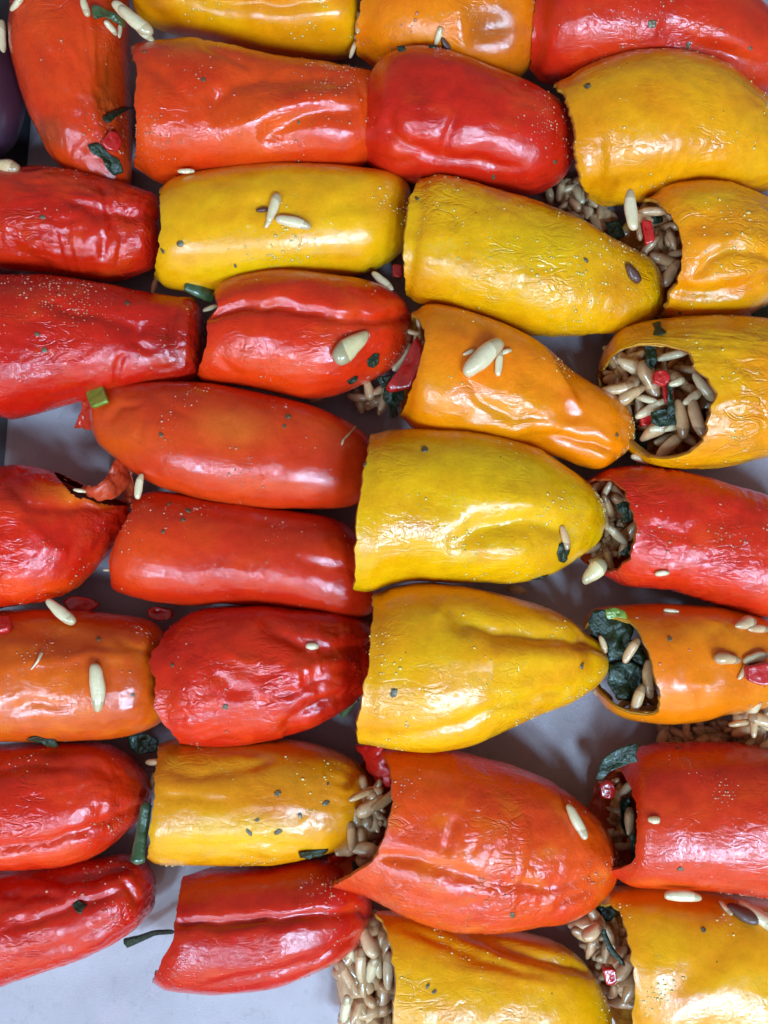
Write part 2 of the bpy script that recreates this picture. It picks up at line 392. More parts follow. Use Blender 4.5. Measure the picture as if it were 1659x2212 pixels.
    for f in feats:
        if f[0] == 'g':
            f = list(f); f[2] = f[2] * 1.15; f[3] = f[3] * 0.78
            dd, par = seg_dist(px + wob, np.asarray(f[1], float))
            tap = np.clip(np.minimum(par, 1 - par) * 5, 0, 1) ** 0.6 * (1 if len(f) < 5 else 1)
            if len(f) > 4 and f[4] == 'o': tap = np.clip(par * 5, 0, 1) ** 0.6        # open at its far end
            if len(f) > 4 and f[4] == 'i': tap = np.clip((1 - par) * 5, 0, 1) ** 0.6    # open at its near end
            if len(f) > 4 and f[4] == 'b': tap = 1
            D = D - f[3] * PX * np.exp(-(dd / f[2]) ** 1.7) * upw * tap
        else:
            _, x, y, rx, ry, an, dep = f; dep = dep * 0.8
            ca, sa = math.cos(math.radians(an)), math.sin(math.radians(an))
            X = (px[..., 0] - x) * ca - (px[..., 1] - y) * sa; Y = (px[..., 0] - x) * sa + (px[..., 1] - y) * ca
            D = D - dep * PX * np.exp(-((X / rx) ** 2 + (Y / ry) ** 2)) * upw
    P = P + Nn * (D * edge)[..., None]
    P[..., 2] = np.maximum(P[..., 2], lift * 0 + 0.0006)
    P[-1] = P[-1].mean(0)
    if closed: P[0] = P[0].mean(0)
    Nn, _ = normals(P)
    # pigment; some patches paint lit and shaded zones into it
    alt = alt or base
    def warm(c): return (min(c[0] * 1.05, 246), c[1] * 0.955 if c[1] > 120 else c[1] * 1.02 + 7, c[2] * (0.5 if c[1] < 60 else 0.6))
    base = warm(base); alt = warm(alt); patches = [(*q[:4], warm(q[4]), q[5]) for q in patches]
    colr = np.tile(lin(base), (NS, NK, 1))
    f1 = np.clip(fbm(loc * [38, 70, 70], seed + 30, 3) * 1.1 + 0.5, 0, 1)[..., None]
    colr = colr * (1 - f1) + lin(alt) * f1
    mo = (226, 136, 6) if base[1] > 120 else (232, 78, 16) if base[1] < 60 else (238, 128, 10)
    f2 = np.clip(fbm(loc * [90, 150, 150], seed + 33, 3) * 1.4 - 0.15, 0, 1)[..., None] * 0.32
    colr = colr * (1 - f2) + lin(mo) * f2
    dk = np.clip(fbm(loc * [60, 110, 110], seed + 36, 3) * 1.5 - 0.2, 0, 1)[..., None] * 0.4
    colr = colr * (1 - dk * [0.25, 0.55, 0.5])
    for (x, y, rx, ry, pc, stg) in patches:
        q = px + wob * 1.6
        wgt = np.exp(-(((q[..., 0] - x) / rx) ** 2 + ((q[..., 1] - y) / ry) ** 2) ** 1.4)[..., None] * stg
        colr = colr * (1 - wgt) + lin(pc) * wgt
    org = np.array([P[..., 0].mean(), P[..., 1].mean(), 0.0])
    root = bpy.data.objects.new('stuffed_pepper', None); C.objects.link(root); root.location = org
    root.empty_display_size = 0.01
    tag(root, label, 'pepper', 'stuffed peppers packed in rows on the paper')
    id = np.arange(NS * NK).reshape(NS, NK); r = np.roll(id, -1, 1)
    F = np.stack([id[:-1], id[1:], r[1:], r[:-1]], -1).reshape(-1, 4)
    if sg > 0: F = F[:, ::-1]
    V = (P - org).reshape(-1, 3)
    hp = None
    if hole is not None:
        hp = proj(P); hw = np.asarray(hole, float); inside = np.zeros(hp.shape[:2], bool); jx = len(hw) - 1
        hq = hp + wob * 0.35
        for ix in range(len(hw)):
            (xa, ya), (xb, yb) = hw[ix], hw[jx]
            cr = ((ya > hq[..., 1]) != (yb > hq[..., 1])) & (hq[..., 0] < (xb - xa) * (hq[..., 1] - ya) / (yb - ya + 1e-9) + xa)
            inside ^= cr; jx = ix
        inside &= Nn[..., 2] > 0
        F = F[~inside.reshape(-1)[F].all(1)]
    me = np_mesh('skin', V, F, [SKIN[skin]], col=colr.reshape(-1, 3))
    link('skin', me, root)
    step = 2
    Pv = P[::step]; idb = np.arange(Pv.shape[0] * NK).reshape(-1, NK); rb = np.roll(idb, -1, 1)
    BV_V.append(Pv.reshape(-1, 3)); BV_F.append(np.stack([idb[:-1], idb[1:], rb[1:], rb[:-1]], -1).reshape(-1, 4) + bv_off); bv_off += Pv.size // 3
    if not closed:
        R = NS - 3 if hole is not None else int(NS * 0.62); taper = np.clip(np.linspace(0, 1, R) * 12, 0, 1)[:, None, None]
        I = P[:R] - Nn[:R] * th * (0.35 + 0.65 * taper)
        I = I + Nn[:R] * (perlin(loc[:R] * 420, seed + 40) * 0.0003)[..., None]
        tang = P[1] - P[0]; tang /= np.maximum(np.linalg.norm(tang, axis=-1), 1e-9)[..., None]
        rim = (P[0] - Nn[0] * th * 0.45) - tang * th * 0.22
        rows = np.concatenate([(P[0] - Nn[0] * 0.00012)[None], rim[None], I], 0)
        m = rows.shape[0]; id = np.arange(m * NK).reshape(m, NK); r = np.roll(id, -1, 1)
        F = np.stack([id[:-1], r[:-1], r[1:], id[1:]], -1).reshape(-1, 4)
        if sg > 0: F = F[:, ::-1]
        if hole is not None:
            ins = np.vstack([inside[:1], inside[:1], inside[:R]]).reshape(-1); F = F[~ins[F].all(1)]
        fm = flesh or (M_FLESH_Y if lin(base)[1] > 0.15 else M_FLESH_R)
        link('flesh', np_mesh('flesh', (rows - org).reshape(-1, 3), F, [fm]), root)
        BV_V.append(I.reshape(-1, 3)); k0 = I.shape[0]; idb = np.arange(k0 * NK).reshape(-1, NK); rb = np.roll(idb, -1, 1)
        BV_F.append(np.stack([idb[:-1], idb[1:], rb[1:], rb[:-1]], -1).reshape(-1, 4) + bv_off); bv_off += I.size // 3
    # tiny grains of seasoning and drops of oil stuck to the skin
    rs = np.random.RandomState(int(seed * 100))
    cand = np.argwhere((Nn[..., 2] > 0.3) & (px[..., 0] > -10) & (px[..., 0] < 1670) & (px[..., 1] > -10) & (px[..., 1] < 2222))
    cl = perlin(P * 75, seed + 60)
    if len(cand) and salt:
        pr = np.clip(cl[cand[:, 0], cand[:, 1]] - 0.05, 0.005, 1) ** 1.6
        ar = 1.0 / (1 + 0 * pr)
        for (x, y, rr, wt) in saltspots:
            qq = px[cand[:, 0], cand[:, 1]]; pr = pr + wt * np.exp(-(((qq - [x, y]) / rr) ** 2).sum(1))
        pr = pr / pr.sum(); num = int(salt * 3.0)
        pick = cand[rs.choice(len(cand), num, p=pr)]
        ico = np.array([(0, 0, 1), (.85, 0, .3), (.26, .81, .3), (-.69, .5, .3), (-.69, -.5, .3), (.26, -.81, .3), (0, 0, -.4)])
        icf = np.array([(0, 1, 2), (0, 2, 3), (0, 3, 4), (0, 4, 5), (0, 5, 1), (6, 2, 1), (6, 3, 2), (6, 4, 3), (6, 5, 4), (6, 1, 5)])
        VV, FF = [], []
        for q, (i, j) in enumerate(pick):
            sz = PX * (0.9 + 2.6 * rs.rand() ** 3)
            nrm = Nn[i, j]; e1 = np.cross(nrm, [0.3, 1, 0.2]); e1 /= np.linalg.norm(e1); e2 = np.cross(nrm, e1)
            an = rs.rand() * 6.28; b1 = e1 * math.cos(an) + e2 * math.sin(an); b2 = np.cross(nrm, b1)
            sc = rs.uniform(0.7, 1.6, 2)
            jit = 1 + rs.uniform(-.25, .25, (7, 1))
            pc_ = P[i, j] + e1 * rs.uniform(-3, 3) * PX + e2 * rs.uniform(-3, 3) * PX if 0 else P[i, j]
            VV.append(pc_ - org + (ico[:, :1] * b1 * sc[0] + ico[:, 1:2] * b2 * sc[1] + ico[:, 2:] * nrm * 0.6) * sz * jit)
            FF.append(icf + q * 7)
        so = link('seasoning', np_mesh('seasoning', np.vstack(VV), np.vstack(FF), [M_SALTY if lin(base)[1] > 0.2 else M_SALT]), root)
        so['kind'] = 'stuff'
    PEP.append(dict(root=root, org=org))
    return root

ROOT = {}
# --- top row
ROOT[1] = pepper('orange red pepper lying lengthwise in the top left corner, black leaf near its tip',
  [(60, -130), (32, -60), (25, 10), (19, 80), (26, 140), (48, 220), (78, 290), (108, 340), (150, 385), (200, 425), (240, 440)],
  [(262, -130), (275, -60), (279, 0), (279, 100), (280, 200), (282, 280), (285, 340), (284, 390), (275, 420), (240, 440)],
  base=(202, 38, 22), alt=(210, 52, 22), patches=[(150, 150, 70, 120, (218, 56, 24), .6), (235, 200, 32, 90, (150, 62, 32), .6), (110, 290, 40, 30, (80, 50, 60), .45)],  # brown patch paints the shadow lying in the right-hand valley
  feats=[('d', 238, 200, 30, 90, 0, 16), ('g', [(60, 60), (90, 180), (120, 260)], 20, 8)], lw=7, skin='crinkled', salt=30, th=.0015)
ROOT[2] = pepper('yellow pepper with a deep groove, cut off by the top edge of the picture',
  [(288, -60), (330, -130), (450, -150), (600, -150), (720, -120), (780, -60), (790, 0)],
  [(287, 0), (293, 40), (330, 66), (400, 88), (500, 112), (600, 127), (700, 134), (775, 110), (790, 0)],
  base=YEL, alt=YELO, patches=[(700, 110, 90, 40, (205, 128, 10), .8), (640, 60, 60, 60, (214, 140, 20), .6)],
  feats=[('g', [(380, -20), (520, 10), (640, 12), (760, -10)], 24, 16), ('d', 700, 70, 60, 40, 0, 8)], salt=16, skin='smooth')
ROOT[3] = pepper('bright orange pepper with a shadowed brown hollow, at the top edge',
  [(790, -70), (850, -110), (950, -120), (1050, -110), (1130, -70), (1165, 0), (1172, 60)],
  [(768, 135), (830, 168), (920, 190), (1020, 195), (1110, 185), (1160, 130), (1172, 60)],
  M=[(790, -70), (778, 0), (769, 60), (768, 135)],
  base=(238, 112, 10), alt=(244, 134, 12), patches=[(1065, 60, 65, 55, (150, 62, 22), .8), (1100, 110, 70, 50, (196, 84, 30), .5)],  # brown patches paint the shadow in and below the hollow
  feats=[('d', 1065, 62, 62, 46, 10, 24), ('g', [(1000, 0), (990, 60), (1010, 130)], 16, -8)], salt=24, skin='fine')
ROOT[4] = pepper('large smooth red pepper in the top right corner',
  [(1158, -60), (1220, -120), (1330, -130), (1450, -100), (1560, -50), (1635, 5), (1700, 70), (1740, 150)],
  [(1142, 165), (1180, 190), (1300, 190), (1420, 190), (1520, 205), (1600, 210), (1659, 208), (1710, 200), (1740, 150)],
  M=[(1158, -60), (1153, 0), (1150, 60), (1142, 165)],
  base=(196, 30, 30), alt=(206, 44, 34), feats=[('d', 1560, 120, 90, 22, -14, 18), ('g', [(1420, 60), (1500, 80), (1600, 130)], 22, 6)], salt=40, skin='fine', cw=1.5)
# --- row with four
ROOT[5] = pepper('orange red pepper sprinkled with pale seasoning above the yellow one carrying rice',
  [(285, 105), (320, 92), (370, 84), (430, 80), (500, 97), (600, 118), (700, 128), (770, 142), (815, 165), (845, 240)],
  [(288, 372), (315, 388), (350, 402), (450, 400), (600, 394), (750, 380), (815, 340), (845, 240)],
  M=[(285, 105), (294, 160), (288, 220), (294, 300), (288, 372)],
  base=(208, 44, 20), alt=(216, 62, 22), patches=[(560, 280, 90, 60, (226, 78, 18), .7), (430, 90, 60, 22, (214, 110, 24), .7), (640, 260, 60, 25, (226, 82, 16), .5)],
  feats=[('g', [(462, 262), (470, 215), (500, 182), (570, 168), (700, 172), (790, 180)], 20, 16), ('g', [(480, 285), (540, 262), (620, 222), (700, 210), (780, 222)], 24, -12),
         ('g', [(560, 300), (620, 262), (700, 240), (770, 240)], 18, 14), ('g', [(300, 120), (360, 170), (410, 215), (430, 262)], 9, 6), ('g', [(430, 90), (470, 120), (560, 150)], 8, 6),
         ('g', [(470, 190), (462, 240), (466, 275)], 7, 8)],
  lump=5, cw=3, lw=3, skin='fine', salt=120, saltspots=[(325, 300, 50, 2.5), (430, 170, 50, 1.2), (720, 170, 70, 1.0)])
ROOT[6] = pepper('deep red pepper with rounded ends and a crease across its middle',
  [(754, 280), (760, 235), (785, 185), (820, 128), (870, 102), (930, 99), (1000, 118), (1100, 163), (1190, 208), (1232, 255), (1244, 320)],
  [(754, 280), (760, 320), (790, 355), (840, 385), (920, 400), (1000, 408), (1090, 418), (1160, 420), (1212, 392), (1238, 355), (1244, 320)],
  closed=True, lift=.0035, base=(196, 22, 26), alt=(206, 32, 30), patches=[(900, 180, 40, 60, (160, 16, 20), .5)],  # dark patch paints shade into the dent
  feats=[('g', [(992, 140), (985, 200), (984, 250), (966, 305), (960, 340)], 9, 12), ('g', [(835, 235), (845, 285), (880, 320), (935, 340), (1040, 352), (1130, 368)], 13, 16),
         ('d', 905, 185, 34, 60, 20, 11), ('g', [(770, 320), (830, 350), (900, 352)], 10, 8), ('d', 1060, 260, 80, 40, -20, -6)], lump=4, lw=4, cw=2, salt=60, skin='fine', saltspots=[(1170, 270, 40, 2)])
ROOT[7] = pepper('wide golden yellow pepper at the right edge below the large red one',
  [(1198, 178), (1250, 146), (1330, 115), (1420, 106), (1500, 118), (1570, 152), (1659, 228), (1700, 290), (1712, 350)],
  [(1276, 437), (1310, 446), (1400, 436), (1480, 424), (1560, 428), (1620, 424), (1670, 412), (1704, 390), (1712, 350)],
  M=[(1198, 178), (1222, 205), (1240, 260), (1245, 330), (1256, 400), (1276, 437)],
  base=(232, 168, 12), alt=(226, 152, 10), patches=[(1250, 300, 60, 90, (216, 128, 8), .6)],
  feats=[('g', [(1260, 420), (1350, 400), (1480, 392), (1600, 400)], 26, 9), ('d', 1330, 330, 120, 60, 10, 4)], lw=5, cw=3.5, skin='fine', salt=40)
# --- second row
ROOT[8] = pepper('crumpled red pepper at the left edge pushed against the yellow one carrying rice',
  [(-180, 410), (-100, 378), (0, 364), (90, 359), (160, 367), (240, 385), (300, 404), (345, 425), (368, 490)],
  [(-180, 540), (-100, 580), (0, 590), (100, 598), (190, 607), (240, 607), (300, 592), (345, 560), (368, 490)],
  base=(192, 20, 18), alt=(204, 34, 22), closed=False,
  feats=[('g', [(120, 425), (190, 448), (260, 462), (340, 462)], 12, 16), ('g', [(225, 390), (236, 450), (258, 520)], 8, 9), ('g', [(248, 470), (225, 520), (220, 570)], 7, 8), ('g', [(265, 480), (262, 530), (250, 590)], 7, 8),
         ('g', [(20, 520), (70, 560), (110, 590)], 12, 10), ('d', 160, 400, 60, 22, 0, 8), ('d', 60, 395, 40, 18, -30, 8)], lw=7, cw=7, lump=4, skin='crinkled', salt=24)
ROOT[9] = pepper('golden yellow pepper with two rice grains lying in its dimple',
  [(345, 410), (390, 380), (460, 362), (560, 352), (680, 353), (800, 362), (860, 378), (888, 410), (892, 470)],
  [(331, 602), (360, 624), (420, 632), (500, 628), (600, 614), (700, 604), (790, 592), (850, 560), (885, 520), (892, 470)],
  M=[(345, 410), (346, 470), (342, 530), (331, 602)],
  base=(232, 170, 14), alt=(234, 180, 12), patches=[(600, 590, 200, 26, (222, 186, 8), .7), (850, 440, 60, 70, (214, 132, 14), .6)],
  feats=[('d', 562, 442, 24, 18, 0, 12), ('g', [(700, 445), (780, 435), (880, 428)], 22, 7, 'o')], lift=.001, salt=70, skin='smooth', saltspots=[(600, 540, 60, 1)])
ROOT[10] = pepper('large yellow pepper with greenish patches and a brown seed near its tip',
  [(905, 386), (950, 376), (1000, 389), (1080, 411), (1180, 447), (1280, 490), (1350, 528), (1400, 560), (1425, 605), (1434, 650)],
  [(878, 640), (900, 655), (960, 672), (1020, 690), (1080, 706), (1160, 725), (1250, 727), (1350, 716), (1412, 692), (1434, 650)],
  M=[(905, 386), (884, 425), (872, 500), (870, 570), (878, 640)],
  base=(230, 168, 10), alt=(226, 174, 8), patches=[(900, 620, 60, 60, (216, 142, 6), .8), (1150, 520, 110, 60, (214, 182, 10), .6), (1360, 600, 50, 70, (210, 140, 10), .7)],
  feats=[('d', 1300, 590, 80, 30, -15, 5), ('g', [(960, 410), (980, 450), (990, 500)], 14, 6)], lump=5, cw=3, lw=2, lift=.002, fine=.9, salt=170, skin='crinkled', saltspots=[(1250, 600, 90, 1.2), (960, 420, 60, 1)])
ROOT[11] = pepper('orange yellow pepper at the right edge with a pinched side and torn mouth',
  [(1388, 425), (1415, 402), (1460, 393), (1540, 395), (1600, 416), (1659, 440), (1740, 470), (1790, 530)],
  [(1432, 686), (1480, 696), (1560, 694), (1620, 680), (1659, 660), (1740, 620), (1790, 530)],
  M=[(1388, 425), (1418, 432), (1445, 462), (1468, 500), (1476, 545), (1462, 610), (1445, 650), (1432, 686)],
  base=(236, 146, 10), alt=(228, 158, 12), patches=[(1530, 430, 60, 20, (224, 176, 10), .7), (1560, 660, 80, 20, (206, 150, 8), .8)],
  feats=[('g', [(1500, 600), (1530, 560), (1570, 540), (1659, 552)], 11, 16, 'o'), ('g', [(1440, 620), (1530, 642), (1600, 622), (1680, 590)], 13, 20, 'b'), ('d', 1520, 480, 60, 26, 20, 9),
         ('g', [(1500, 510), (1560, 520), (1640, 500)], 9, -6), ('d', 1600, 590, 60, 18, 10, -7)], lw=6, lump=5, skin='crinkled', salt=40, under=0.12)
# --- third row
ROOT[12] = pepper('long dark red pepper at the left edge dusted with seasoning along a groove',
  [(-200, 640), (-100, 605), (0, 595), (75, 592), (130, 596), (230, 611), (300, 627), (380, 641), (428, 655), (447, 740)],
  [(-200, 820), (-100, 890), (0, 900), (22, 905), (60, 896), (125, 876), (170, 864), (250, 852), (330, 840), (405, 828), (440, 800), (447, 740)],
  base=(188, 16, 20), alt=(198, 24, 22), patches=[(380, 740, 60, 90, (140, 12, 14), .6)],
  feats=[('g', [(80, 645), (170, 672), (260, 690), (310, 712)], 14, 12), ('g', [(315, 690), (292, 740), (330, 770)], 9, 10), ('g', [(262, 765), (255, 800), (245, 840)], 8, 9), ('d', 340, 700, 45, 30, 0, 10),
         ('d', 150, 860, 120, 16, 8, 8), ('g', [(375, 665), (365, 720), (395, 790)], 10, 10)], lump=5, lw=6, cw=2, skin='crinkled', salt=110, saltspots=[(90, 620, 70, 3), (190, 665, 60, 2)])
ROOT[13] = pepper('red pepper folded into two lobes with a pine nut lying on it',
  [(463, 636), (490, 608), (540, 588), (620, 580), (700, 586), (780, 600), (850, 628), (884, 670), (890, 722)],
  [(423, 815), (445, 828), (520, 838), (600, 850), (655, 859), (720, 852), (790, 826), (850, 792), (882, 755), (890, 722)],
  M=[(463, 636), (470, 668), (446, 688), (448, 730), (436, 772), (423, 815)],
  base=(214, 42, 20), alt=(208, 34, 22), patches=[(600, 800, 120, 50, (222, 60, 16), .6), (540, 640, 60, 40, (196, 40, 26), .5)],
  feats=[('g', [(455, 684), (520, 664), (590, 655), (650, 668), (720, 684), (800, 690), (880, 690)], 10, 20, 'b'), ('d', 620, 620, 60, 24, 10, -6), ('g', [(470, 780), (500, 800), (520, 812)], 7, 5), ('d', 560, 720, 80, 24, -10, -5), ('d', 770, 735, 60, 22, -30, 8)],
  lump=4, lw=2.5, lift=.002, skin='fine', salt=50)
ROOT[14] = pepper('long pale red pepper with a green leek scrap on its torn end',
  [(190, 856), (230, 832), (320, 822), (420, 826), (520, 840), (620, 858), (700, 884), (760, 914), (800, 950), (812, 1010)],
  [(196, 932), (218, 964), (250, 992), (290, 1022), (345, 1052), (420, 1075), (520, 1092), (620, 1100), (700, 1100), (765, 1090), (800, 1060), (812, 1010)],
  base=(204, 46, 28), alt=(212, 62, 32), patches=[(500, 920, 80, 40, (222, 104, 56), .5), (720, 1000, 90, 70, (186, 34, 22), .7), (260, 960, 60, 40, (216, 78, 24), .6), (620, 1080, 180, 22, (196, 36, 20), .5)],  # patches mostly paint a lit middle and a shaded right end
  feats=[('g', [(225, 912), (262, 882), (310, 868)], 8, 6), ('g', [(318, 880), (306, 920), (298, 960)], 9, 6), ('d', 290, 930, 40, 24, 30, -5), ('g', [(345, 856), (360, 886), (420, 900)], 10, 4)],
  lump=3.5, lw=1.5, lift=.002, fine=.35, skin='smooth', salt=46)
ROOT[15] = pepper('large bright yellow pepper in the centre with a long hollow and blue white sheen',
  [(800, 938), (850, 928), (950, 925), (1050, 935), (1150, 965), (1220, 1008), (1272, 1046), (1299, 1090), (1304, 1130)],
  [(764, 1277), (800, 1280), (850, 1264), (900, 1256), (1000, 1259), (1100, 1259), (1170, 1246), (1215, 1226), (1255, 1200), (1290, 1168), (1304, 1130)],
  M=[(800, 938), (792, 980), (781, 1040), (771, 1110), (767, 1190), (764, 1277)],
  base=(228, 174, 8), alt=(228, 180, 6), patches=[(850, 1150, 70, 80, (222, 156, 8), .5), (1080, 1000, 160, 50, (206, 174, 8), .5), (1200, 1200, 60, 40, (214, 150, 8), .5)],
  feats=[('g', [(960, 1190), (1030, 1146), (1120, 1128), (1210, 1140), (1260, 1170)], 22, 22), ('d', 1120, 1080, 130, 30, -10, -8), ('d', 1100, 1200, 90, 30, 0, -6), ('g', [(800, 1240), (860, 1230), (940, 1232)], 16, 5)],
  lump=4, lift=.003, lw=1.5, cw=1.5, skin='fine', salt=90)
ROOT[16] = pepper('orange pepper tapering to a blunt nose with a large white bean on top',
  [(888, 674), (925, 658), (980, 665), (1060, 690), (1120, 714), (1170, 745), (1230, 796), (1290, 832), (1340, 864), (1366, 905), (1370, 940)],
  [(864, 900), (900, 930), (960, 950), (1060, 962), (1130, 972), (1200, 986), (1260, 1005), (1300, 1012), (1342, 986), (1366, 962), (1370, 940)],
  M=[(888, 674), (908, 694), (918, 730), (906, 790), (886, 840), (864, 900)],
  base=(232, 138, 6), alt=(236, 128, 4), patches=[(1080, 880, 90, 50, (222, 152, 12), .6), (1180, 800, 60, 40, (232, 118, 4), .7), (940, 840, 50, 50, (232, 160, 8), .6)],
  feats=[('g', [(1120, 960), (1200, 948), (1300, 968), (1340, 980)], 12, 18), ('d', 1100, 890, 46, 26, -20, 10), ('d', 1150, 820, 26, 40, 30, 8), ('g', [(1170, 760), (1220, 830), (1262, 892)], 11, -10), ('g', [(1010, 800), (1030, 850), (1110, 910), (1200, 900)], 9, 6),
         ('d', 1230, 900, 30, 20, 0, 7), ('g', [(1000, 920), (1060, 915), (1150, 930)], 12, -6)], under=0.0, lift=.004,
  lump=4, lw=2, skin='fine', salt=60)
ROOT[17] = pepper('yellow pepper with a wide open mouth full of rice and herbs',
  [(1299, 830), (1297, 790), (1312, 742), (1350, 706), (1450, 686), (1570, 681), (1659, 692), (1740, 740), (1790, 840)],
  [(1299, 830), (1312, 880), (1345, 945), (1385, 992), (1440, 1010), (1550, 1012), (1610, 1002), (1680, 982), (1750, 930), (1790, 840)],
  M=[(1299, 800), (1328, 764), (1360, 742), (1404, 735), (1444, 746), (1478, 756), (1497, 770), (1503, 797), (1530, 821), (1548, 848), (1543, 880), (1529, 906), (1524, 938), (1500, 972), (1440, 992), (1385, 985), (1330, 920), (1299, 850)],
  base=(226, 168, 8), alt=(230, 150, 8), patches=[(1320, 790, 40, 80, (214, 136, 8), .8), (1380, 720, 80, 24, (224, 146, 8), .7), (1640, 980, 60, 20, (206, 120, 8), .7)],
  feats=[('g', [(1560, 760), (1600, 790), (1659, 800)], 9, 6), ('g', [(1570, 900), (1620, 892), (1680, 900)], 8, 6)], cw=2, lw=6, lump=4, k=.9, skin='crinkled', salt=50, under=0.0, jag=3.5)
# --- fourth row
ROOT[18] = pepper('torn red pepper at the left edge with a ragged strip curling from its split',
  [(-200, 1040), (-60, 1012), (0, 1008), (45, 1004), (90, 1014), (140, 1030), (200, 1058), (252, 1080), (278, 1092), (285, 1120)],
  [(-200, 1300), (-60, 1318), (0, 1316), (80, 1303), (150, 1275), (210, 1224), (255, 1168), (280, 1140), (285, 1120)],
  base=(208, 22, 18), alt=(222, 40, 18), patches=[(185, 1066, 85, 24, (236, 130, 40), .85), (30, 1060, 50, 40, (140, 20, 30), .7), (120, 1050, 40, 20, (222, 90, 20), .8), (100, 1270, 120, 25, (228, 66, 14), .6), (210, 1150, 40, 50, (170, 20, 26), .5)],
  feats=[('g', [(120, 1040), (160, 1076), (220, 1090)], 9, -9), ('g', [(10, 1040), (60, 1090), (150, 1100), (260, 1090)], 13, 10), ('g', [(60, 1120), (100, 1180), (150, 1190)], 12, -8), ('g', [(180, 1230), (215, 1180), (250, 1120)], 10, 6)], hole=[(112, 1018), (150, 1010), (175, 1024), (210, 1036), (262, 1052), (280, 1092), (240, 1092), (205, 1084), (176, 1080), (150, 1068), (132, 1044)],
  lump=6, lw=6, cw=3, skin='crinkled', salt=24)
ROOT[19] = pepper('long smooth red pepper left of the central yellow one',
  [(287, 1088), (302, 1070), (335, 1060), (400, 1064), (500, 1080), (600, 1098), (690, 1112), (760, 1146), (805, 1200), (822, 1265)],
  [(238, 1262), (262, 1282), (330, 1300), (420, 1312), (500, 1309), (600, 1312), (700, 1327), (760, 1334), (805, 1320), (822, 1265)],
  M=[(287, 1088), (262, 1140), (236, 1196), (238, 1262)],
  base=(200, 34, 24), alt=(212, 46, 24), patches=[(300, 1200, 70, 60, (222, 62, 20), .6), (640, 1160, 130, 60, (176, 30, 24), .6), (500, 1290, 200, 20, (182, 14, 16), .6)],  # left patch painted as lit, right one as a muted shadow band
  feats=[('g', [(640, 1210), (720, 1230), (800, 1240)], 14, 5), ('d', 620, 1130, 80, 14, -8, 4)], lump=4, lw=2, fine=.5, skin='smooth', salt=44)
ROOT[20] = pepper('soft orange pepper at the left edge with a single rice grain standing on it',
  [(-150, 1360), (-60, 1325), (0, 1318), (80, 1313), (200, 1320), (300, 1332), (350, 1362), (376, 1410), (382, 1470)],
  [(-150, 1570), (-60, 1598), (0, 1602), (100, 1603), (200, 1600), (290, 1591), (348, 1568), (372, 1530), (382, 1470)],
  base=(200, 66, 20), alt=(212, 80, 18), patches=[(100, 1500, 120, 50, (226, 96, 14), .7), (260, 1350, 100, 30, (184, 52, 18), .6)],
  feats=[('d', 120, 1370, 90, 24, -8, 10), ('g', [(0, 1440), (100, 1430), (190, 1410), (290, 1420)], 12, -7), ('g', [(250, 1370), (270, 1400), (330, 1410)], 9, 5), ('g', [(0, 1530), (90, 1520), (160, 1530)], 12, 6)],
  lump=4, lw=2.5, cw=1.5, skin='smooth', salt=36)
ROOT[21] = pepper('shrivelled deep red pepper bulging beside the pointed yellow one',
  [(368, 1352), (410, 1326), (460, 1311), (540, 1307), (640, 1311), (730, 1322), (800, 1350), (825, 1420)],
  [(388, 1607), (440, 1611), (500, 1609), (580, 1600), (660, 1576), (720, 1546), (775, 1510), (812, 1470), (825, 1420)],
  M=[(368, 1352), (330, 1405), (321, 1430), (333, 1462), (337, 1500), (331, 1530), (352, 1562), (388, 1607)],
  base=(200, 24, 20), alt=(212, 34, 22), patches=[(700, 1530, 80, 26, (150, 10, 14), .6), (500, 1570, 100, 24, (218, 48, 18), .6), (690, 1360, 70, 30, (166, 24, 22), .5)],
  feats=[('g', [(560, 1340), (610, 1372), (650, 1395), (720, 1402), (800, 1392)], 16, 16, 'o'), ('g', [(610, 1590), (650, 1545), (700, 1518), (780, 1498)], 12, 18), ('g', [(480, 1400), (540, 1430), (620, 1440), (760, 1430)], 11, -8),
         ('g', [(440, 1440), (500, 1490), (560, 1500)], 8, 7), ('g', [(560, 1470), (600, 1440), (700, 1425)], 7, 6), ('g', [(550, 1520), (620, 1500), (700, 1470)], 8, 7), ('d', 420, 1400, 36, 30, 0, 6)],
  lump=5, lw=7, cw=3, skin='crinkled', salt=30)
ROOT[22] = pepper('pointed yellow pepper of two lobes with its nose against the dark herb stuffing',
  [(808, 1282), (850, 1266), (920, 1258), (1000, 1266), (1100, 1286), (1180, 1310), (1236, 1340), (1268, 1368), (1296, 1388), (1312, 1412), (1315, 1440)],
  [(769, 1606), (850, 1620), (935, 1625), (1010, 1613), (1060, 1592), (1110, 1568), (1160, 1546), (1230, 1518), (1272, 1494), (1302, 1466), (1315, 1440)],
  M=[(808, 1282), (801, 1350), (796, 1420), (786, 1490), (773, 1550), (769, 1606)],
  base=(232, 160, 8), alt=(232, 176, 10), patches=[(1000, 1290, 140, 22, (214, 152, 10), .7), (950, 1400, 70, 50, (226, 180, 8), .7), (900, 1610, 100, 20, (228, 180, 6), .6), (1150, 1400, 120, 18, (230, 142, 6), .6)],
  feats=[('g', [(955, 1318), (1005, 1345), (1080, 1362), (1170, 1374), (1260, 1382), (1300, 1388)], 18, 24, 'o'), ('d', 960, 1330, 40, 20, -20, -8), ('g', [(780, 1590), (880, 1592), (980, 1570), (1080, 1530), (1180, 1500), (1260, 1480)], 10, 12), ('d', 1120, 1420, 130, 22, 0, -7)],
  lump=3, lift=.005, lw=1.5, skin='fine', salt=80)
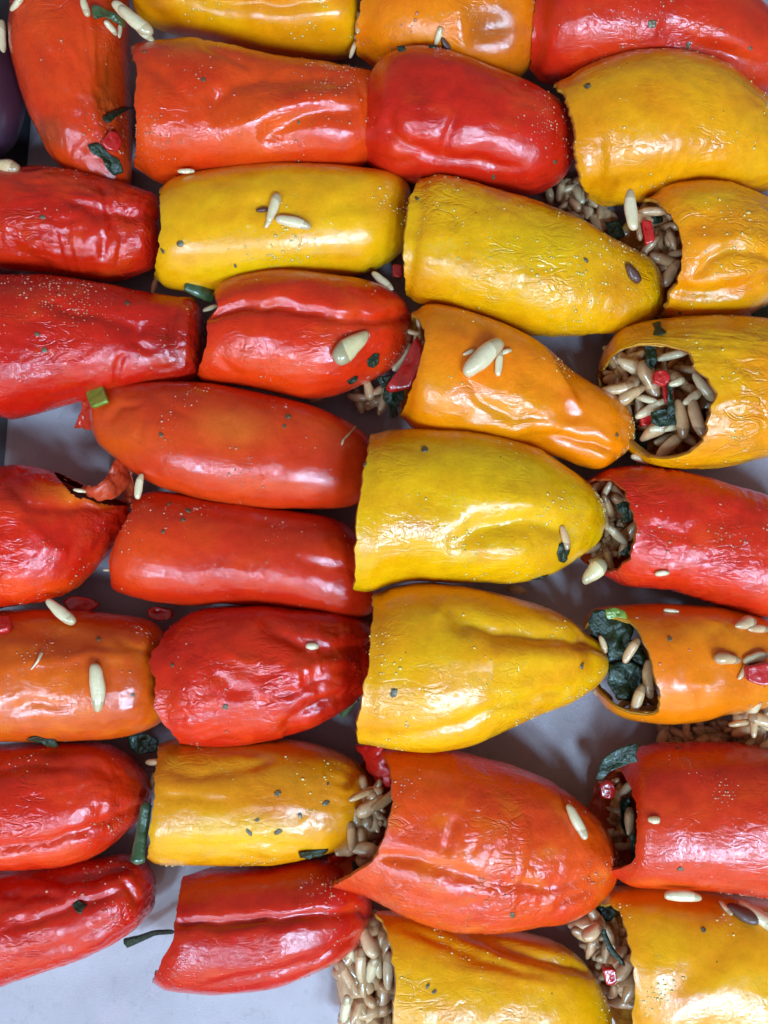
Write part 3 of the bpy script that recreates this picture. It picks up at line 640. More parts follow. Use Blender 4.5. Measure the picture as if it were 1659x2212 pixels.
ROOT[23] = pepper('bright red pepper spilling rice, below the wide open yellow one',
  [(1272, 1032), (1315, 1010), (1400, 1007), (1500, 1024), (1600, 1054), (1659, 1076), (1740, 1120), (1780, 1200)],
  [(1296, 1238), (1350, 1262), (1440, 1273), (1540, 1302), (1600, 1322), (1659, 1330), (1730, 1310), (1780, 1200)],
  M=[(1272, 1032), (1318, 1034), (1350, 1060), (1369, 1110), (1374, 1160), (1362, 1205), (1330, 1232), (1296, 1238)],
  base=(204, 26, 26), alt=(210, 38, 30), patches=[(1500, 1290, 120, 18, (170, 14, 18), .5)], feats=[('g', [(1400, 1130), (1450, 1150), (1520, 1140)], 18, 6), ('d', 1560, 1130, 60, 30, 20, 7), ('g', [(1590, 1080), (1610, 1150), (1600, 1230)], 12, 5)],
  lump=4, cw=5, lw=2, skin='crinkled', salt=50, under=0.06)
ROOT[24] = pepper('orange pepper at the right with dark green herbs stuffed in its mouth',
  [(1262, 1380), (1262, 1344), (1290, 1315), (1360, 1307), (1450, 1304), (1560, 1312), (1640, 1332), (1720, 1370), (1750, 1430)],
  [(1262, 1380), (1268, 1440), (1292, 1510), (1335, 1548), (1420, 1563), (1500, 1558), (1560, 1545), (1640, 1530), (1720, 1490), (1750, 1430)],
  M=[(1262, 1360), (1290, 1326), (1335, 1322), (1372, 1352), (1398, 1400), (1410, 1450), (1428, 1500), (1420, 1544), (1380, 1550), (1330, 1530), (1285, 1490), (1264, 1420)],
  base=(232, 108, 10), alt=(226, 120, 14), patches=[(1480, 1540, 80, 16, (238, 126, 10), .6), (1400, 1320, 120, 20, (196, 76, 12), .6), (1590, 1480, 50, 40, (206, 92, 12), .6)],
  feats=[('g', [(1560, 1350), (1520, 1400), (1530, 1480)], 26, 10), ('g', [(1440, 1350), (1470, 1430), (1460, 1520)], 24, -6)], lump=3, skin='smooth', salt=24, k=.95, jag=1.5)
# --- fifth row
ROOT[25] = pepper('shiny red ribbed pepper at the left edge left of the spice flecked yellow one',
  [(-150, 1640), (-60, 1612), (0, 1606), (100, 1599), (200, 1602), (262, 1625), (306, 1660), (326, 1700), (327, 1735)],
  [(-150, 1850), (-60, 1878), (0, 1881), (80, 1882), (165, 1872), (230, 1842), (275, 1800), (310, 1765), (327, 1735)],
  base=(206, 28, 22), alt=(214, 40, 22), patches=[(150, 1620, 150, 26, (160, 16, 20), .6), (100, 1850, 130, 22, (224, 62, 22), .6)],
  feats=[('g', [(0, 1660), (100, 1652), (200, 1660), (270, 1680)], 13, 10, 'i'), ('g', [(0, 1830), (100, 1822), (180, 1800), (250, 1765), (310, 1735)], 10, 14, 'i'), ('g', [(40, 1720), (120, 1730), (200, 1715)], 16, 5)],
  lump=4, lw=5, skin='crinkled', salt=26)
ROOT[26] = pepper('golden orange pepper flecked with grey green spice, lower left of centre',
  [(343, 1604), (385, 1592), (500, 1589), (600, 1595), (700, 1612), (765, 1642), (805, 1690), (818, 1745)],
  [(318, 1852), (355, 1868), (420, 1871), (520, 1873), (620, 1863), (700, 1846), (765, 1824), (805, 1790), (818, 1745)],
  M=[(343, 1604), (335, 1670), (330, 1740), (322, 1800), (318, 1852)],
  base=(222, 148, 16), alt=(216, 134, 14), patches=[(480, 1810, 200, 50, (232, 184, 8), .8), (500, 1610, 200, 26, (190, 104, 8), .6), (700, 1720, 90, 70, (206, 128, 24), .6)],  # darker top and right patches paint shade into the colour
  feats=[('g', [(350, 1660), (430, 1672), (520, 1660), (600, 1640)], 11, 7), ('g', [(340, 1720), (420, 1725), (500, 1740)], 10, 5), ('g', [(340, 1820), (450, 1830), (560, 1820), (680, 1830)], 8, 4)],
  lump=3.5, lw=3.5, skin='fine', salt=60)
ROOT[27] = pepper('big orange red pepper with a torn mouth and broad lilac sheen, lower centre',
  [(800, 1622), (850, 1612), (950, 1613), (1050, 1638), (1150, 1668), (1230, 1712), (1295, 1768), (1330, 1830), (1334, 1870)],
  [(716, 1916), (790, 1938), (870, 1980), (950, 2006), (1050, 2012), (1130, 2002), (1220, 1986), (1280, 1956), (1318, 1915), (1334, 1870)],
  M=[(825, 1618), (846, 1680), (847, 1740), (832, 1800), (812, 1856), (765, 1888), (716, 1916)],
  base=(220, 64, 20), alt=(214, 52, 26), patches=[(900, 1660, 90, 50, (214, 76, 24), .5), (1020, 1860, 150, 26, (238, 92, 12), .5), (1100, 1990, 180, 20, (210, 36, 16), .6), (1270, 1780, 60, 60, (216, 64, 12), .7)],
  feats=[('g', [(830, 1850), (900, 1862), (980, 1888), (1070, 1912), (1180, 1922), (1290, 1895)], 11, 14, 'i'), ('g', [(1200, 1960), (1270, 1930), (1300, 1880)], 10, 14), ('g', [(962, 1858), (975, 1810), (990, 1760)], 10, 9), ('g', [(1020, 1850), (1035, 1790), (1040, 1740)], 12, 5),
         ('g', [(1150, 1880), (1160, 1820), (1150, 1750)], 14, 6), ('g', [(840, 1900), (900, 1940), (990, 1960), (1100, 1950)], 12, 5), ('d', 930, 1800, 60, 50, 0, 8)],
  lump=5, lw=2.5, cw=3, lift=.003, k=.76, skin='crinkled', salt=90, under=0.05)
ROOT[28] = pepper('smooth red pepper at the right edge with a herb leaf tucked in its cut end',
  [(1336, 1660), (1368, 1622), (1440, 1603), (1540, 1600), (1659, 1605), (1740, 1640), (1800, 1760)],
  [(1302, 1884), (1350, 1914), (1420, 1923), (1500, 1927), (1580, 1933), (1659, 1936), (1740, 1900), (1800, 1760)],
  M=[(1336, 1660), (1358, 1690), (1373, 1740), (1375, 1800), (1370, 1856), (1340, 1876), (1302, 1884)],
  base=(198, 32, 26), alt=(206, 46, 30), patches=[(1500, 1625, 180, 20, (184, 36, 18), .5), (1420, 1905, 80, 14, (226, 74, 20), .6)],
  feats=[('d', 1530, 1740, 40, 60, 0, 6), ('g', [(1440, 1640), (1480, 1700), (1500, 1790)], 14, 4)], lump=4, cw=2, lw=1, skin='fine', salt=50, under=0.05)
ROOT[29] = pepper('golden yellow pepper in the bottom right corner',
  [(1294, 1950), (1320, 1915), (1400, 1908), (1500, 1918), (1659, 1935), (1780, 2000), (1850, 2130)],
  [(1362, 2300), (1440, 2340), (1560, 2360), (1700, 2340), (1800, 2260), (1850, 2130)],
  M=[(1294, 1950), (1336, 1962), (1352, 2010), (1362, 2070), (1370, 2130), (1364, 2210), (1362, 2300)],
  base=(230, 164, 10), alt=(226, 154, 8), patches=[(1440, 2020, 40, 80, (228, 172, 10), .7), (1600, 2160, 80, 60, (230, 176, 14), .7)],
  k=.58, feats=[('d', 1520, 2090, 100, 30, 40, 7)], under=0.03, lump=4, lw=1.5, skin='smooth', salt=50)
# --- bottom row
ROOT[30] = pepper('glossy dark red pepper with a fold in the bottom left corner',
  [(-150, 1900), (-60, 1884), (0, 1878), (100, 1868), (200, 1853), (268, 1842), (312, 1864), (332, 1905), (334, 1940)],
  [(-150, 2140), (-60, 2146), (0, 2137), (80, 2112), (160, 2083), (230, 2052), (290, 2012), (324, 1974), (334, 1940)],
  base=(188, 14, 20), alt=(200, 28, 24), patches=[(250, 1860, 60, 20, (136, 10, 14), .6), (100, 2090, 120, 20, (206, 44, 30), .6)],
  feats=[('g', [(40, 1878), (120, 1892), (180, 1896), (240, 1880), (290, 1868)], 11, 22), ('g', [(0, 2010), (90, 1985), (180, 1950), (290, 1920)], 11, 12), ('g', [(60, 2060), (160, 2030), (280, 1980)], 12, 7), ('g', [(0, 1940), (80, 1930), (140, 1940)], 12, 7), ('g', [(250, 1900), (290, 1930), (300, 1960)], 9, 8)],
  lump=5, lw=6, cw=3, skin='crinkled', salt=30)
ROOT[31] = pepper('red ribbed pepper lying below the spice flecked yellow one with bare paper to its left',
  [(397, 1880), (460, 1868), (560, 1862), (650, 1855), (720, 1862), (772, 1890), (798, 1935), (806, 1975)],
  [(330, 2120), (370, 2141), (430, 2149), (500, 2149), (600, 2132), (680, 2102), (740, 2072), (785, 2030), (806, 1975)],
  M=[(397, 1880), (384, 1940), (377, 1990), (374, 2030), (350, 2070), (330, 2120)], jag=1.2,
  base=(190, 18, 22), alt=(198, 30, 26), patches=[(560, 2000, 160, 12, (160, 8, 14), .6)],  # dark strip painted as shade along the main groove
  feats=[('g', [(385, 1998), (480, 1992), (600, 1984), (700, 1978), (790, 1972)], 10, 18, 'b'), ('g', [(430, 2132), (540, 2116), (640, 2090), (740, 2050), (790, 2015)], 9, 13), ('g', [(420, 1920), (520, 1915), (640, 1910)], 20, -5)],
  lump=3.5, lw=3, skin='fine', salt=44)
ROOT[32] = pepper('orange yellow pepper with a folded side at the bottom edge beside spilled rice',
  [(803, 1960), (860, 1966), (940, 1985), (1020, 2004), (1100, 2006), (1180, 2022), (1250, 2062), (1295, 2120), (1318, 2180), (1318, 2220)],
  [(840, 2330), (900, 2370), (1020, 2400), (1150, 2380), (1250, 2320), (1300, 2270), (1318, 2220)],
  M=[(803, 1960), (832, 2000), (848, 2060), (852, 2130), (848, 2212), (840, 2330)],
  base=(230, 160, 8), alt=(228, 168, 10), patches=[ (920, 2120, 70, 60, (228, 170, 10), .6), (1180, 2170, 80, 30, (232, 176, 10), .6)],
  feats=[('g', [(1000, 2010), (1080, 2042), (1160, 2072), (1270, 2096)], 11, 20, 'o'), ('g', [(860, 1990), (960, 2040), (1080, 2085), (1220, 2120)], 10, 7), ('d', 1100, 2110, 110, 14, -8, -5)],
  lump=3.5, lw=2, lift=.001, k=.58, skin='fine', salt=46)
# --- what shows at the right edge and the left edge
ROOT[33] = pepper('sliver of yellow pepper under the pinched one at the right edge',
  [(1580, 450), (1620, 436), (1700, 450), (1760, 500), (1780, 540)], [(1590, 560), (1640, 600), (1700, 600), (1750, 570), (1780, 540)],
  base=(200, 130, 10), closed=False, salt=0, lump=2, skin='smooth', th=.001)

# dark onion-like piece past the paper's edge
def aubergine():
    th = np.linspace(0, 2 * math.pi, 48, endpoint=False); t = np.linspace(0, 1, 40)
    c0 = w3(np.array([-40.]), np.array([190.]), np.array([0.012]))[0]
    V = []
    for a in t:
        ph = a * math.pi; r = math.sin(ph) ** 0.8
        for q in th: V.append((0.0115 * r * math.cos(q), 0.020 * -math.cos(ph), 0.011 * r * math.sin(q)))
    V = np.array(V); V *= (1 + 0.06 * perlin(V * 90, 2))[:, None]
    id = np.arange(40 * 48).reshape(40, 48); r = np.roll(id, -1, 1)
    F = np.stack([id[:-1], id[1:], r[1:], r[:-1]], -1).reshape(-1, 4)
    o = link('onion_wedge', np_mesh('onion_wedge', V, F, [M_PURPLE])); o.location = c0
    tag(o, 'dark purple roasted onion piece at the left edge near the top', 'onion')
aubergine()

bvh = BVHTree.FromPolygons([tuple(x) for x in np.vstack(BV_V).tolist()], [tuple(x) for x in np.vstack(BV_F).tolist()])
CAMV = Vector((0, 0, CAM_H))
def hit(px, py):
    d = Vector(((px - CX) / FPX, (CY - py) / FPX, -1)).normalized()
    h = bvh.ray_cast(CAMV, d)
    if h[0] is None or h[0].z < 0.0004:
        s = CAM_H / -d.z; return CAMV + d * s, Vector((0, 0, 1))
    nrm = h[1]
    if nrm.dot(d) > 0: nrm = -nrm
    return h[0], nrm
def frame(px, py, ang):
    """point on the surface seen there, with an x axis running at ang (degrees, anticlockwise in plan)"""
    p, nrm = hit(px, py)
    # average the normal a little
    acc = Vector(nrm)
    for dx, dy in ((9, 0), (-9, 0), (0, 9), (0, -9)):
        q, m = hit(px + dx, py + dy)
        if (q - p).length < 0.004: acc += m
    nrm = acc.normalized()
    x = Vector((math.cos(math.radians(ang)), math.sin(math.radians(ang)), 0)); x = (x - nrm * x.dot(nrm)).normalized()
    y = nrm.cross(x)
    return p, x, y, nrm

# ---------------------------------------------------------------- small things
def grain_mesh(name, mat, fat, taper, bend, seed, dent=0.0):
    """unit length grain along x"""
    n, k = 15, 12; V = []
    for i in range(n):
        a = i / (n - 1) * math.pi; x = -math.cos(a) * 0.5; r = math.sin(a) ** 0.7 * fat / 2 * (1 + taper * x)
        for j in range(k):
            q = j / k * 2 * math.pi
            V.append((x, r * math.cos(q) + bend * (0.25 - x * x), r * math.sin(q) * 0.86 - dent * r * max(0, math.sin(q)) ** 8))
    V = np.array(V); V = V + V * [0.05, 0.2, 0.2] * perlin(V * 3.0, seed)[:, None]
    id = np.arange(n * k).reshape(n, k); r = np.roll(id, -1, 1)
    F = np.stack([id[:-1], r[:-1], r[1:], id[1:]], -1).reshape(-1, 4)[:, ::-1]
    return np_mesh(name, V, F, [mat])
RICE = [grain_mesh('rice_grain', M_RICE, f, t, b, s) for f, t, b, s in ((.34, .3, .14, 1), (.40, -.4, .08, 2), (.30, .1, -.2, 3), (.44, .6, .0, 4), (.33, 0, .24, 5))]
RICEW = [grain_mesh('rice_grain', M_RICEW, f, t, b, s) for f, t, b, s in ((.31, .2, .07, 6), (.34, .4, .03, 7), (.29, -.3, .14, 8))]
NUT = [grain_mesh('pine_nut', M_NUT, f, t, b, s) for f, t, b, s in ((.42, .6, .0, 9), (.40, .6, .06, 10))]
SEED = [grain_mesh('seed', M_BROWN, .45, .3, .05, 11)]
def put(me, name, px, py, length, ang, label, cat, group=None, sink=0.5, z=None, tilt=0, roll=0, fat=1.0):
    o = link(name, me)
    Lg = length * PX
    if z is None:
        p, x, y, nz = frame(px, py, ang)
        r = Lg * 0.2 * fat
        p = p + nz * r * (1 - sink)
    else:
        p = Vector(w3(float(px), float(py), float(z))); a = math.radians(ang); t = math.radians(tilt)
        x = Vector((math.cos(a) * math.cos(t), math.sin(a) * math.cos(t), math.sin(t)))
        y = Vector((-math.sin(a), math.cos(a), 0)); nz = x.cross(y)
    m = Matrix((x, y, nz)).transposed().to_4x4(); m.translation = p
    o.matrix_world = m @ Matrix.Rotation(roll, 4, 'X') @ Matrix.Diagonal((Lg, Lg * fat, Lg * fat, 1))
    tag(o, label, cat, group); return o
gi = [0]
def rice(px, py, ln, ang, label, group='loose rice grains', mesh=None, **k):
    gi[0] += 1; m = mesh or (RICEW[gi[0] % 3])
    return put(m, 'rice_grain', px, py, ln, ang, label, 'rice grain', group, **k)

def patch(name, mat, px, py, poly, label, cat, group=None, thick=0.0006, crumple=0.8, lift=0.2, tilt=None, z=None, rings=6, sharp=False):
    """a flat scrap with an uneven outline; poly: offsets in plan units (x right, y down) round its middle"""
    pl = np.asarray(poly, float); n = 26
    cl = resample(np.vstack([pl, pl[:1]]), np.linspace(0, 1, n, endpoint=False))
    if sharp or mat is M_REDBIT:
        q = np.vstack([pl, pl[:1]]); sl = np.concatenate([[0], np.cumsum(np.linalg.norm(np.diff(q, axis=0), axis=1))])
        ts_ = np.linspace(0, sl[-1], n, endpoint=False); cl = np.stack([np.interp(ts_, sl, q[:, 0]), np.interp(ts_, sl, q[:, 1])], 1)
    seed = px * 0.13 + py * 0.07
    if z is None: p, x, y, nz = frame(px, py, 0)
    else: p, x, y, nz = Vector(w3(float(px), float(py), float(z))), Vector((1, 0, 0)), Vector((0, 1, 0)), Vector((0, 0, 1))
    if tilt:
        R = Matrix.Rotation(math.radians(tilt[0]), 3, x) @ Matrix.Rotation(math.radians(tilt[1]), 3, y); x, y, nz = R @ x, R @ y, R @ nz
    V = []
    for k in range(rings + 1):
        f = (k / rings)
        for j in range(n): V.append((cl[j, 0] * f * PX, -cl[j, 1] * f * PX, 0))
    V = np.array(V); size = abs(pl).max() * PX
    zz = crumple * size * (0.28 * fbm(V / size * 1.4, seed, 2) - 0.22 * abs(perlin(V / size * 2.4, seed + 5)))
    rad = np.linalg.norm(V, axis=1) / (np.linalg.norm(cl, axis=1).max() * PX)
    top = V.copy(); bot = V.copy(); rr = np.clip((1 - rad) * 6, 0.35, 1)
    zz = np.maximum(zz, -size * 0.1)
    top[:, 2] = zz + thick * 0.5 * rr; bot[:, 2] = zz - thick * 0.5 * rr
    m = len(V); id = np.arange(m).reshape(rings + 1, n); r = np.roll(id, -1, 1)
    Ft = np.stack([id[:-1], id[1:], r[1:], r[:-1]], -1).reshape(-1, 4)
    e0, e1 = id[-1], r[-1]
    Fe = np.stack([e0, e0 + m, e1 + m, e1], -1)
    o = link(name, np_mesh(name, np.vstack([top, bot]), np.vstack([Ft, Ft[:, ::-1] + m, Fe]), [mat]))
    M_ = Matrix((x, y, nz)).transposed().to_4x4(); M_.translation = p + nz * (thick * 0.5 + lift * size * 0.3)
    o.matrix_world = M_
    tag(o, label, cat, group); return o

def tube(name, mat, pts, radii, label, cat, group=None, flat=1.0, parent=None):
    """pts: (x, y, z or None) plan points; z in metres"""
    W = []
    for (x, y, z) in pts:
        if z is None: p, nz = hit(x, y); W.append(np.array(p + nz * radii[0] * PX))
        else: W.append(w3(float(x), float(y), float(z)))
    W = np.array(W); s = np.concatenate([[0], np.cumsum(np.linalg.norm(np.diff(W, axis=0), axis=1))]); s /= s[-1]
    t = np.linspace(0, 1, 22); Cc = np.stack([np.interp(t, s, W[:, d]) for d in range(3)], 1)
    for _ in range(3): Cc[1:-1] = (Cc[:-2] + 2 * Cc[1:-1] + Cc[2:]) / 4
    rad = np.interp(t, np.linspace(0, 1, len(radii)), radii) * PX
    V = []; k = 10
    for i in range(22):
        d = Cc[min(i + 1, 21)] - Cc[max(i - 1, 0)]; d /= np.linalg.norm(d); sdv = np.cross(d, [0, 0, 1]); sdv /= np.linalg.norm(sdv); up = np.cross(sdv, d)
        e = 0.15 if i in (0, 21) else 1
        for j in range(k):
            q = j / k * 6.2832; V.append(Cc[i] + (sdv * math.cos(q) + up * math.sin(q) * flat) * rad[i] * e * (1 + 0.12 * math.sin(3 * q)))
    V = np.array(V); V = V + (perlin(V * 500, 3) * 0.0002)[:, None]
    org = V.mean(0); id = np.arange(22 * k).reshape(22, k); r = np.roll(id, -1, 1)
    F = np.stack([id[:-1], id[1:], r[1:], r[:-1]], -1).reshape(-1, 4)
    F = np.vstack([F, [[id[0, 0], r[0, 0], id[0, 2], id[0, 3]]]]) if 0 else F
    o = link(name, np_mesh(name, V - org, F, [mat])); o.location = org
    tag(o, label, cat, group); return o

def sheet_flap(root, A, B, zA, zB, mat, name='torn_flap', th=0.0012, label=None, curl=0.0, col=None, seed=1.0, n=34, k=18):
    """thick ragged strip of pepper wall between edges A and B (plan points with heights)"""
    ts = np.linspace(0, 1, n); a = resample(A, ts); b = resample(B, ts)
    za = np.interp(ts, np.linspace(0, 1, len(zA)), zA); zb = np.interp(ts, np.linspace(0, 1, len(zB)), zB)
    pa = w3(a[:, 0], a[:, 1], za); pb = w3(b[:, 0], b[:, 1], zb); v = np.linspace(0, 1, k)[None, :, None]
    P = pa[:, None] * (1 - v) + pb[:, None] * v
    P[..., 2] += curl * np.sin(v[..., 0] * math.pi)
    P += (fbm(P * 300, seed, 3) * 0.0011)[..., None] * np.array([.6, .6, 1])
    dv = np.gradient(P, axis=0); du = np.gradient(P, axis=1); nn = np.cross(du, dv); nn /= np.maximum(np.linalg.norm(nn, axis=-1), 1e-12)[..., None]
    if nn[..., 2].mean() < 0: nn = -nn; flip = True
    else: flip = False
    e = np.minimum.outer(np.minimum(np.arange(n), n - 1 - np.arange(n)), np.minimum(np.arange(k), k - 1 - np.arange(k)))
    tt = th * np.where(e == 0, 0.25, np.where(e == 1, 0.8, 1.0))[..., None]
    org = np.array(root.location)
    V = np.vstack([(P + nn * tt / 2 - org).reshape(-1, 3), (P - nn * tt / 2 - org).reshape(-1, 3)])
    m = n * k; id = np.arange(m).reshape(n, k)
    top = np.stack([id[:-1, :-1], id[1:, :-1], id[1:, 1:], id[:-1, 1:]], -1).reshape(-1, 4)
    def edge(q): return np.stack([q[:-1], q[1:], q[1:] + m, q[:-1] + m], 1)
    if not flip: top = top[:, ::-1]
    F = np.vstack([top, top[:, ::-1] + m, edge(id[0]), edge(id[:, -1]), edge(id[-1][::-1]), edge(id[::-1, 0])])
    cc = np.tile(lin(col or RED), (len(V), 1))
    o = link(name, np_mesh(name, V, F, [mat], col=cc), root)
    if label: o['label'] = label
    return o

# flaps of torn pepper wall
sheet_flap(ROOT[14], [(170, 852), (176, 880), (168, 905), (160, 922)], [(215, 850), (212, 878), (205, 905), (200, 925)], [.012, .011, .009, .008], [.015, .014, .012, .010], SKIN['smooth'], col=(205, 50, 28), seed=2)
sheet_flap(ROOT[18], [(178, 1050), (206, 1050), (226, 1036), (238, 1014), (250, 994), (262, 992)], [(192, 1074), (226, 1080), (258, 1068), (280, 1044), (286, 1018), (278, 1000)], [.020, .022, .022, .020, .018, .015], [.018, .019, .018, .014, .010, .010], SKIN['crinkled'], col=(196, 66, 34), seed=3, curl=.0012)
sheet_flap(ROOT[18], [(262, 1004), (280, 1030), (290, 1060), (284, 1086)], [(240, 1034), (256, 1046), (268, 1064), (262, 1086)], [.013, .013, .012, .012], [.006, .006, .006, .008], M_FLESH_R, seed=4)
sheet_flap(ROOT[27], [(768, 1606), (782, 1636), (800, 1668), (818, 1696)], [(826, 1606), (834, 1640), (846, 1672), (845, 1700)], [.013, .015, .017, .016], [.020, .022, .022, .020], SKIN['fine'], col=(204, 30, 22), seed=5, curl=.0015)
sheet_flap(ROOT[27], [(745, 1822), (722, 1846), (706, 1858), (716, 1900), (722, 1920)], [(770, 1840), (758, 1852), (742, 1868), (752, 1895), (765, 1912)], [.013, .013, .013, .012, .011], [.009, .009, .010, .011, .014], SKIN['fine'], col=(206, 34, 20), seed=6, curl=.001)

# --- loose grains and nuts, each placed where it lies
NAR = 'rice grains lying on top of the peppers'
rice(182, 14, 46, -72, 'rice grain pointing at the green herb strip in the top left corner', NAR)
rice(236, 62, 36, -20, 'stubby rice grain under the green herb strip at the top left', NAR, fat=1.3)
rice(256, 66, 34, 80, 'short rice grain beside the stubby one under the green herb strip', NAR)
rice(292, 46, 82, -38, 'long rice grain bridging the top left pepper and the yellow one', NAR, z=.030, tilt=-8)
rice(276, 36, 80, -42, 'long rice grain tucked against its twin beside the top yellow pepper', NAR, z=.029, tilt=-8)
rice(312, 74, 50, -40, 'rice grain tip lying lowest beside the top yellow pepper', NAR, z=.029)
rice(40, 10, 44, 20, 'pale rice grain in the very top left corner', NAR)
rice(3, 84, 84, 88, 'tan rice grain upright at the left edge beside the purple onion', NAR, z=.018)
rice(402, 370, 36, 0, 'small rice grain between the seasoned red pepper and the yellow one with rice', NAR, z=.026)
rice(592, 452, 62, 72, 'rice grain standing upright in the dimple of the yellow pepper', NAR)
rice(634, 484, 74, -12, 'rice grain lying flat beside the dimple of the yellow pepper', NAR)
rice(582, 478, 34, 60, 'small broken rice grain touching the two grains on the yellow pepper', NAR)
put(SEED[0], 'seed', 566, 455, 24, 10, 'brown seed beside the upright rice grain in the dimple', 'seed')
rice(947, 78, 38, 75, 'rice grain on the bright orange pepper at the top', NAR)
put(SEED[0], 'seed', 962, 96, 30, -60, 'dark seed under the rice grain on the bright orange pepper', 'seed')
rice(1366, 452, 84, 96, 'fat rice grain leaning on the mouth of the pinched orange yellow pepper', NAR, z=.034)
put(SEED[0], 'seed', 1364, 592, 48, -48, 'brown purple seed near the tip of the large yellow pepper', 'seed')
put(NUT[0], 'pine_nut', 754, 748, 98, 216, 'large pine nut with a grey tip on the folded red pepper', 'pine nut')
rice(826, 608, 60, -42, 'thin rice grain in the gap right of the folded red pepper', NAR, z=.018)
rice(1040, 776, 104, 42, 'largest white grain on the orange pepper', NAR, fat=1.25, mesh=RICEW[0])
rice(1078, 786, 52, 82, 'small upright rice grain right of the large white one', NAR)
rice(1088, 762, 34, 20, 'tiny rice piece above the small upright grain on the orange pepper', NAR)
rice(1012, 762, 26, 25, 'tiny yellowish rice piece left of the large white grain', NAR)
rice(302, 1050, 56, 80, 'rice grain beside the ragged strip of the torn red pepper', NAR, z=.022)
rice(172, 1060, 28, -10, 'rice grain inside the split of the torn red pepper', NAR, z=.023)
rice(130, 1322, 76, -40, 'rice grain above the soft orange pepper next to red scraps', NAR, z=.026)
rice(209, 1484, 100, -86, 'single long rice grain standing on the soft orange pepper', NAR)
rice(673, 1397, 28, 0, 'round pale rice bit on the shrivelled red pepper', NAR, fat=1.9)
rice(768, 1466, 62, 70, 'rice grain wedged between the shrivelled red and pointed yellow peppers', NAR, z=.020)
put(NUT[0], 'pine_nut', 1283, 1236, 68, 48, 'pale pine nut beside the mouth of the bright red pepper', 'pine nut', fat=1.25, z=.017)
rice(1430, 1236, 30, 15, 'tiny nut crumb on the bright red pepper', NAR, fat=1.5)
rice(1240, 1777, 76, -78, 'rice grain near the tip of the big orange red pepper', NAR)
rice(1413, 1771, 24, 0, 'round pale seed on the smooth red pepper', NAR, fat=1.9)
rice(1476, 1938, 76, -4, 'rice grain along the seam above the bottom right yellow pepper', NAR, z=.032)
rice(1567, 1964, 38, -80, 'short rice grain on the bottom right yellow pepper', NAR)
put(SEED[0], 'seed', 1603, 1978, 66, -52, 'dark purple seed between two rice grains on the bottom right pepper', 'seed')
rice(1634, 1984, 92, -62, 'long rice grain beside the dark purple seed at the right edge', NAR)
rice(1215, 1162, 52, -75, 'pinkish rice grain half under a leaf on the central yellow pepper', NAR, mesh=RICE[0])
rice(454, 666, 34, 20, 'rice grain under the dark green stem by the folded red pepper', NAR, z=.018)
rice(1568, 1424, 58, -5, 'tan rice grain on the orange pepper by the right edge', NAR, mesh=RICE[1])
rice(1630, 1422, 64, 12, 'pale rice grain above the red scrap at the right edge', NAR)
rice(1602, 1448, 40, 60, 'small tan grain left of the red scrap at the right edge', NAR, mesh=RICE[2])
rice(1606, 1350, 60, 30, 'rice grain on the orange pepper near the bright red one', NAR, mesh=RICE[3])
rice(1634, 1362, 54, 10, 'pinkish rice grain at the right edge on the orange pepper', NAR, mesh=RICE[0])
rice(1450, 1322, 32, -30, 'sliver of rice on the upper side of the orange pepper', NAR, mesh=RICEW[2])
rice(12, 358, 60, -14, 'tan rice grain between the tray and the crumpled red pepper', NAR, mesh=RICE[3], z=.022)
rice(335, 618, 40, 75, 'rice grain under the lower corner of the yellow pepper with rice', NAR, mesh=RICE[0], z=.010)
rice(682, 862, 40, 0, 'rice grain mostly hidden below the folded red pepper', NAR, mesh=RICE[1], z=.008)
rice(1118, 1275, 50, -12, 'tan rice grain in the gap under the central yellow pepper', NAR, mesh=RICE[1], z=.006)
rice(232, 1232, 20, 0, 'crumb of rice at the mouth of the long smooth red pepper', NAR, z=.013)

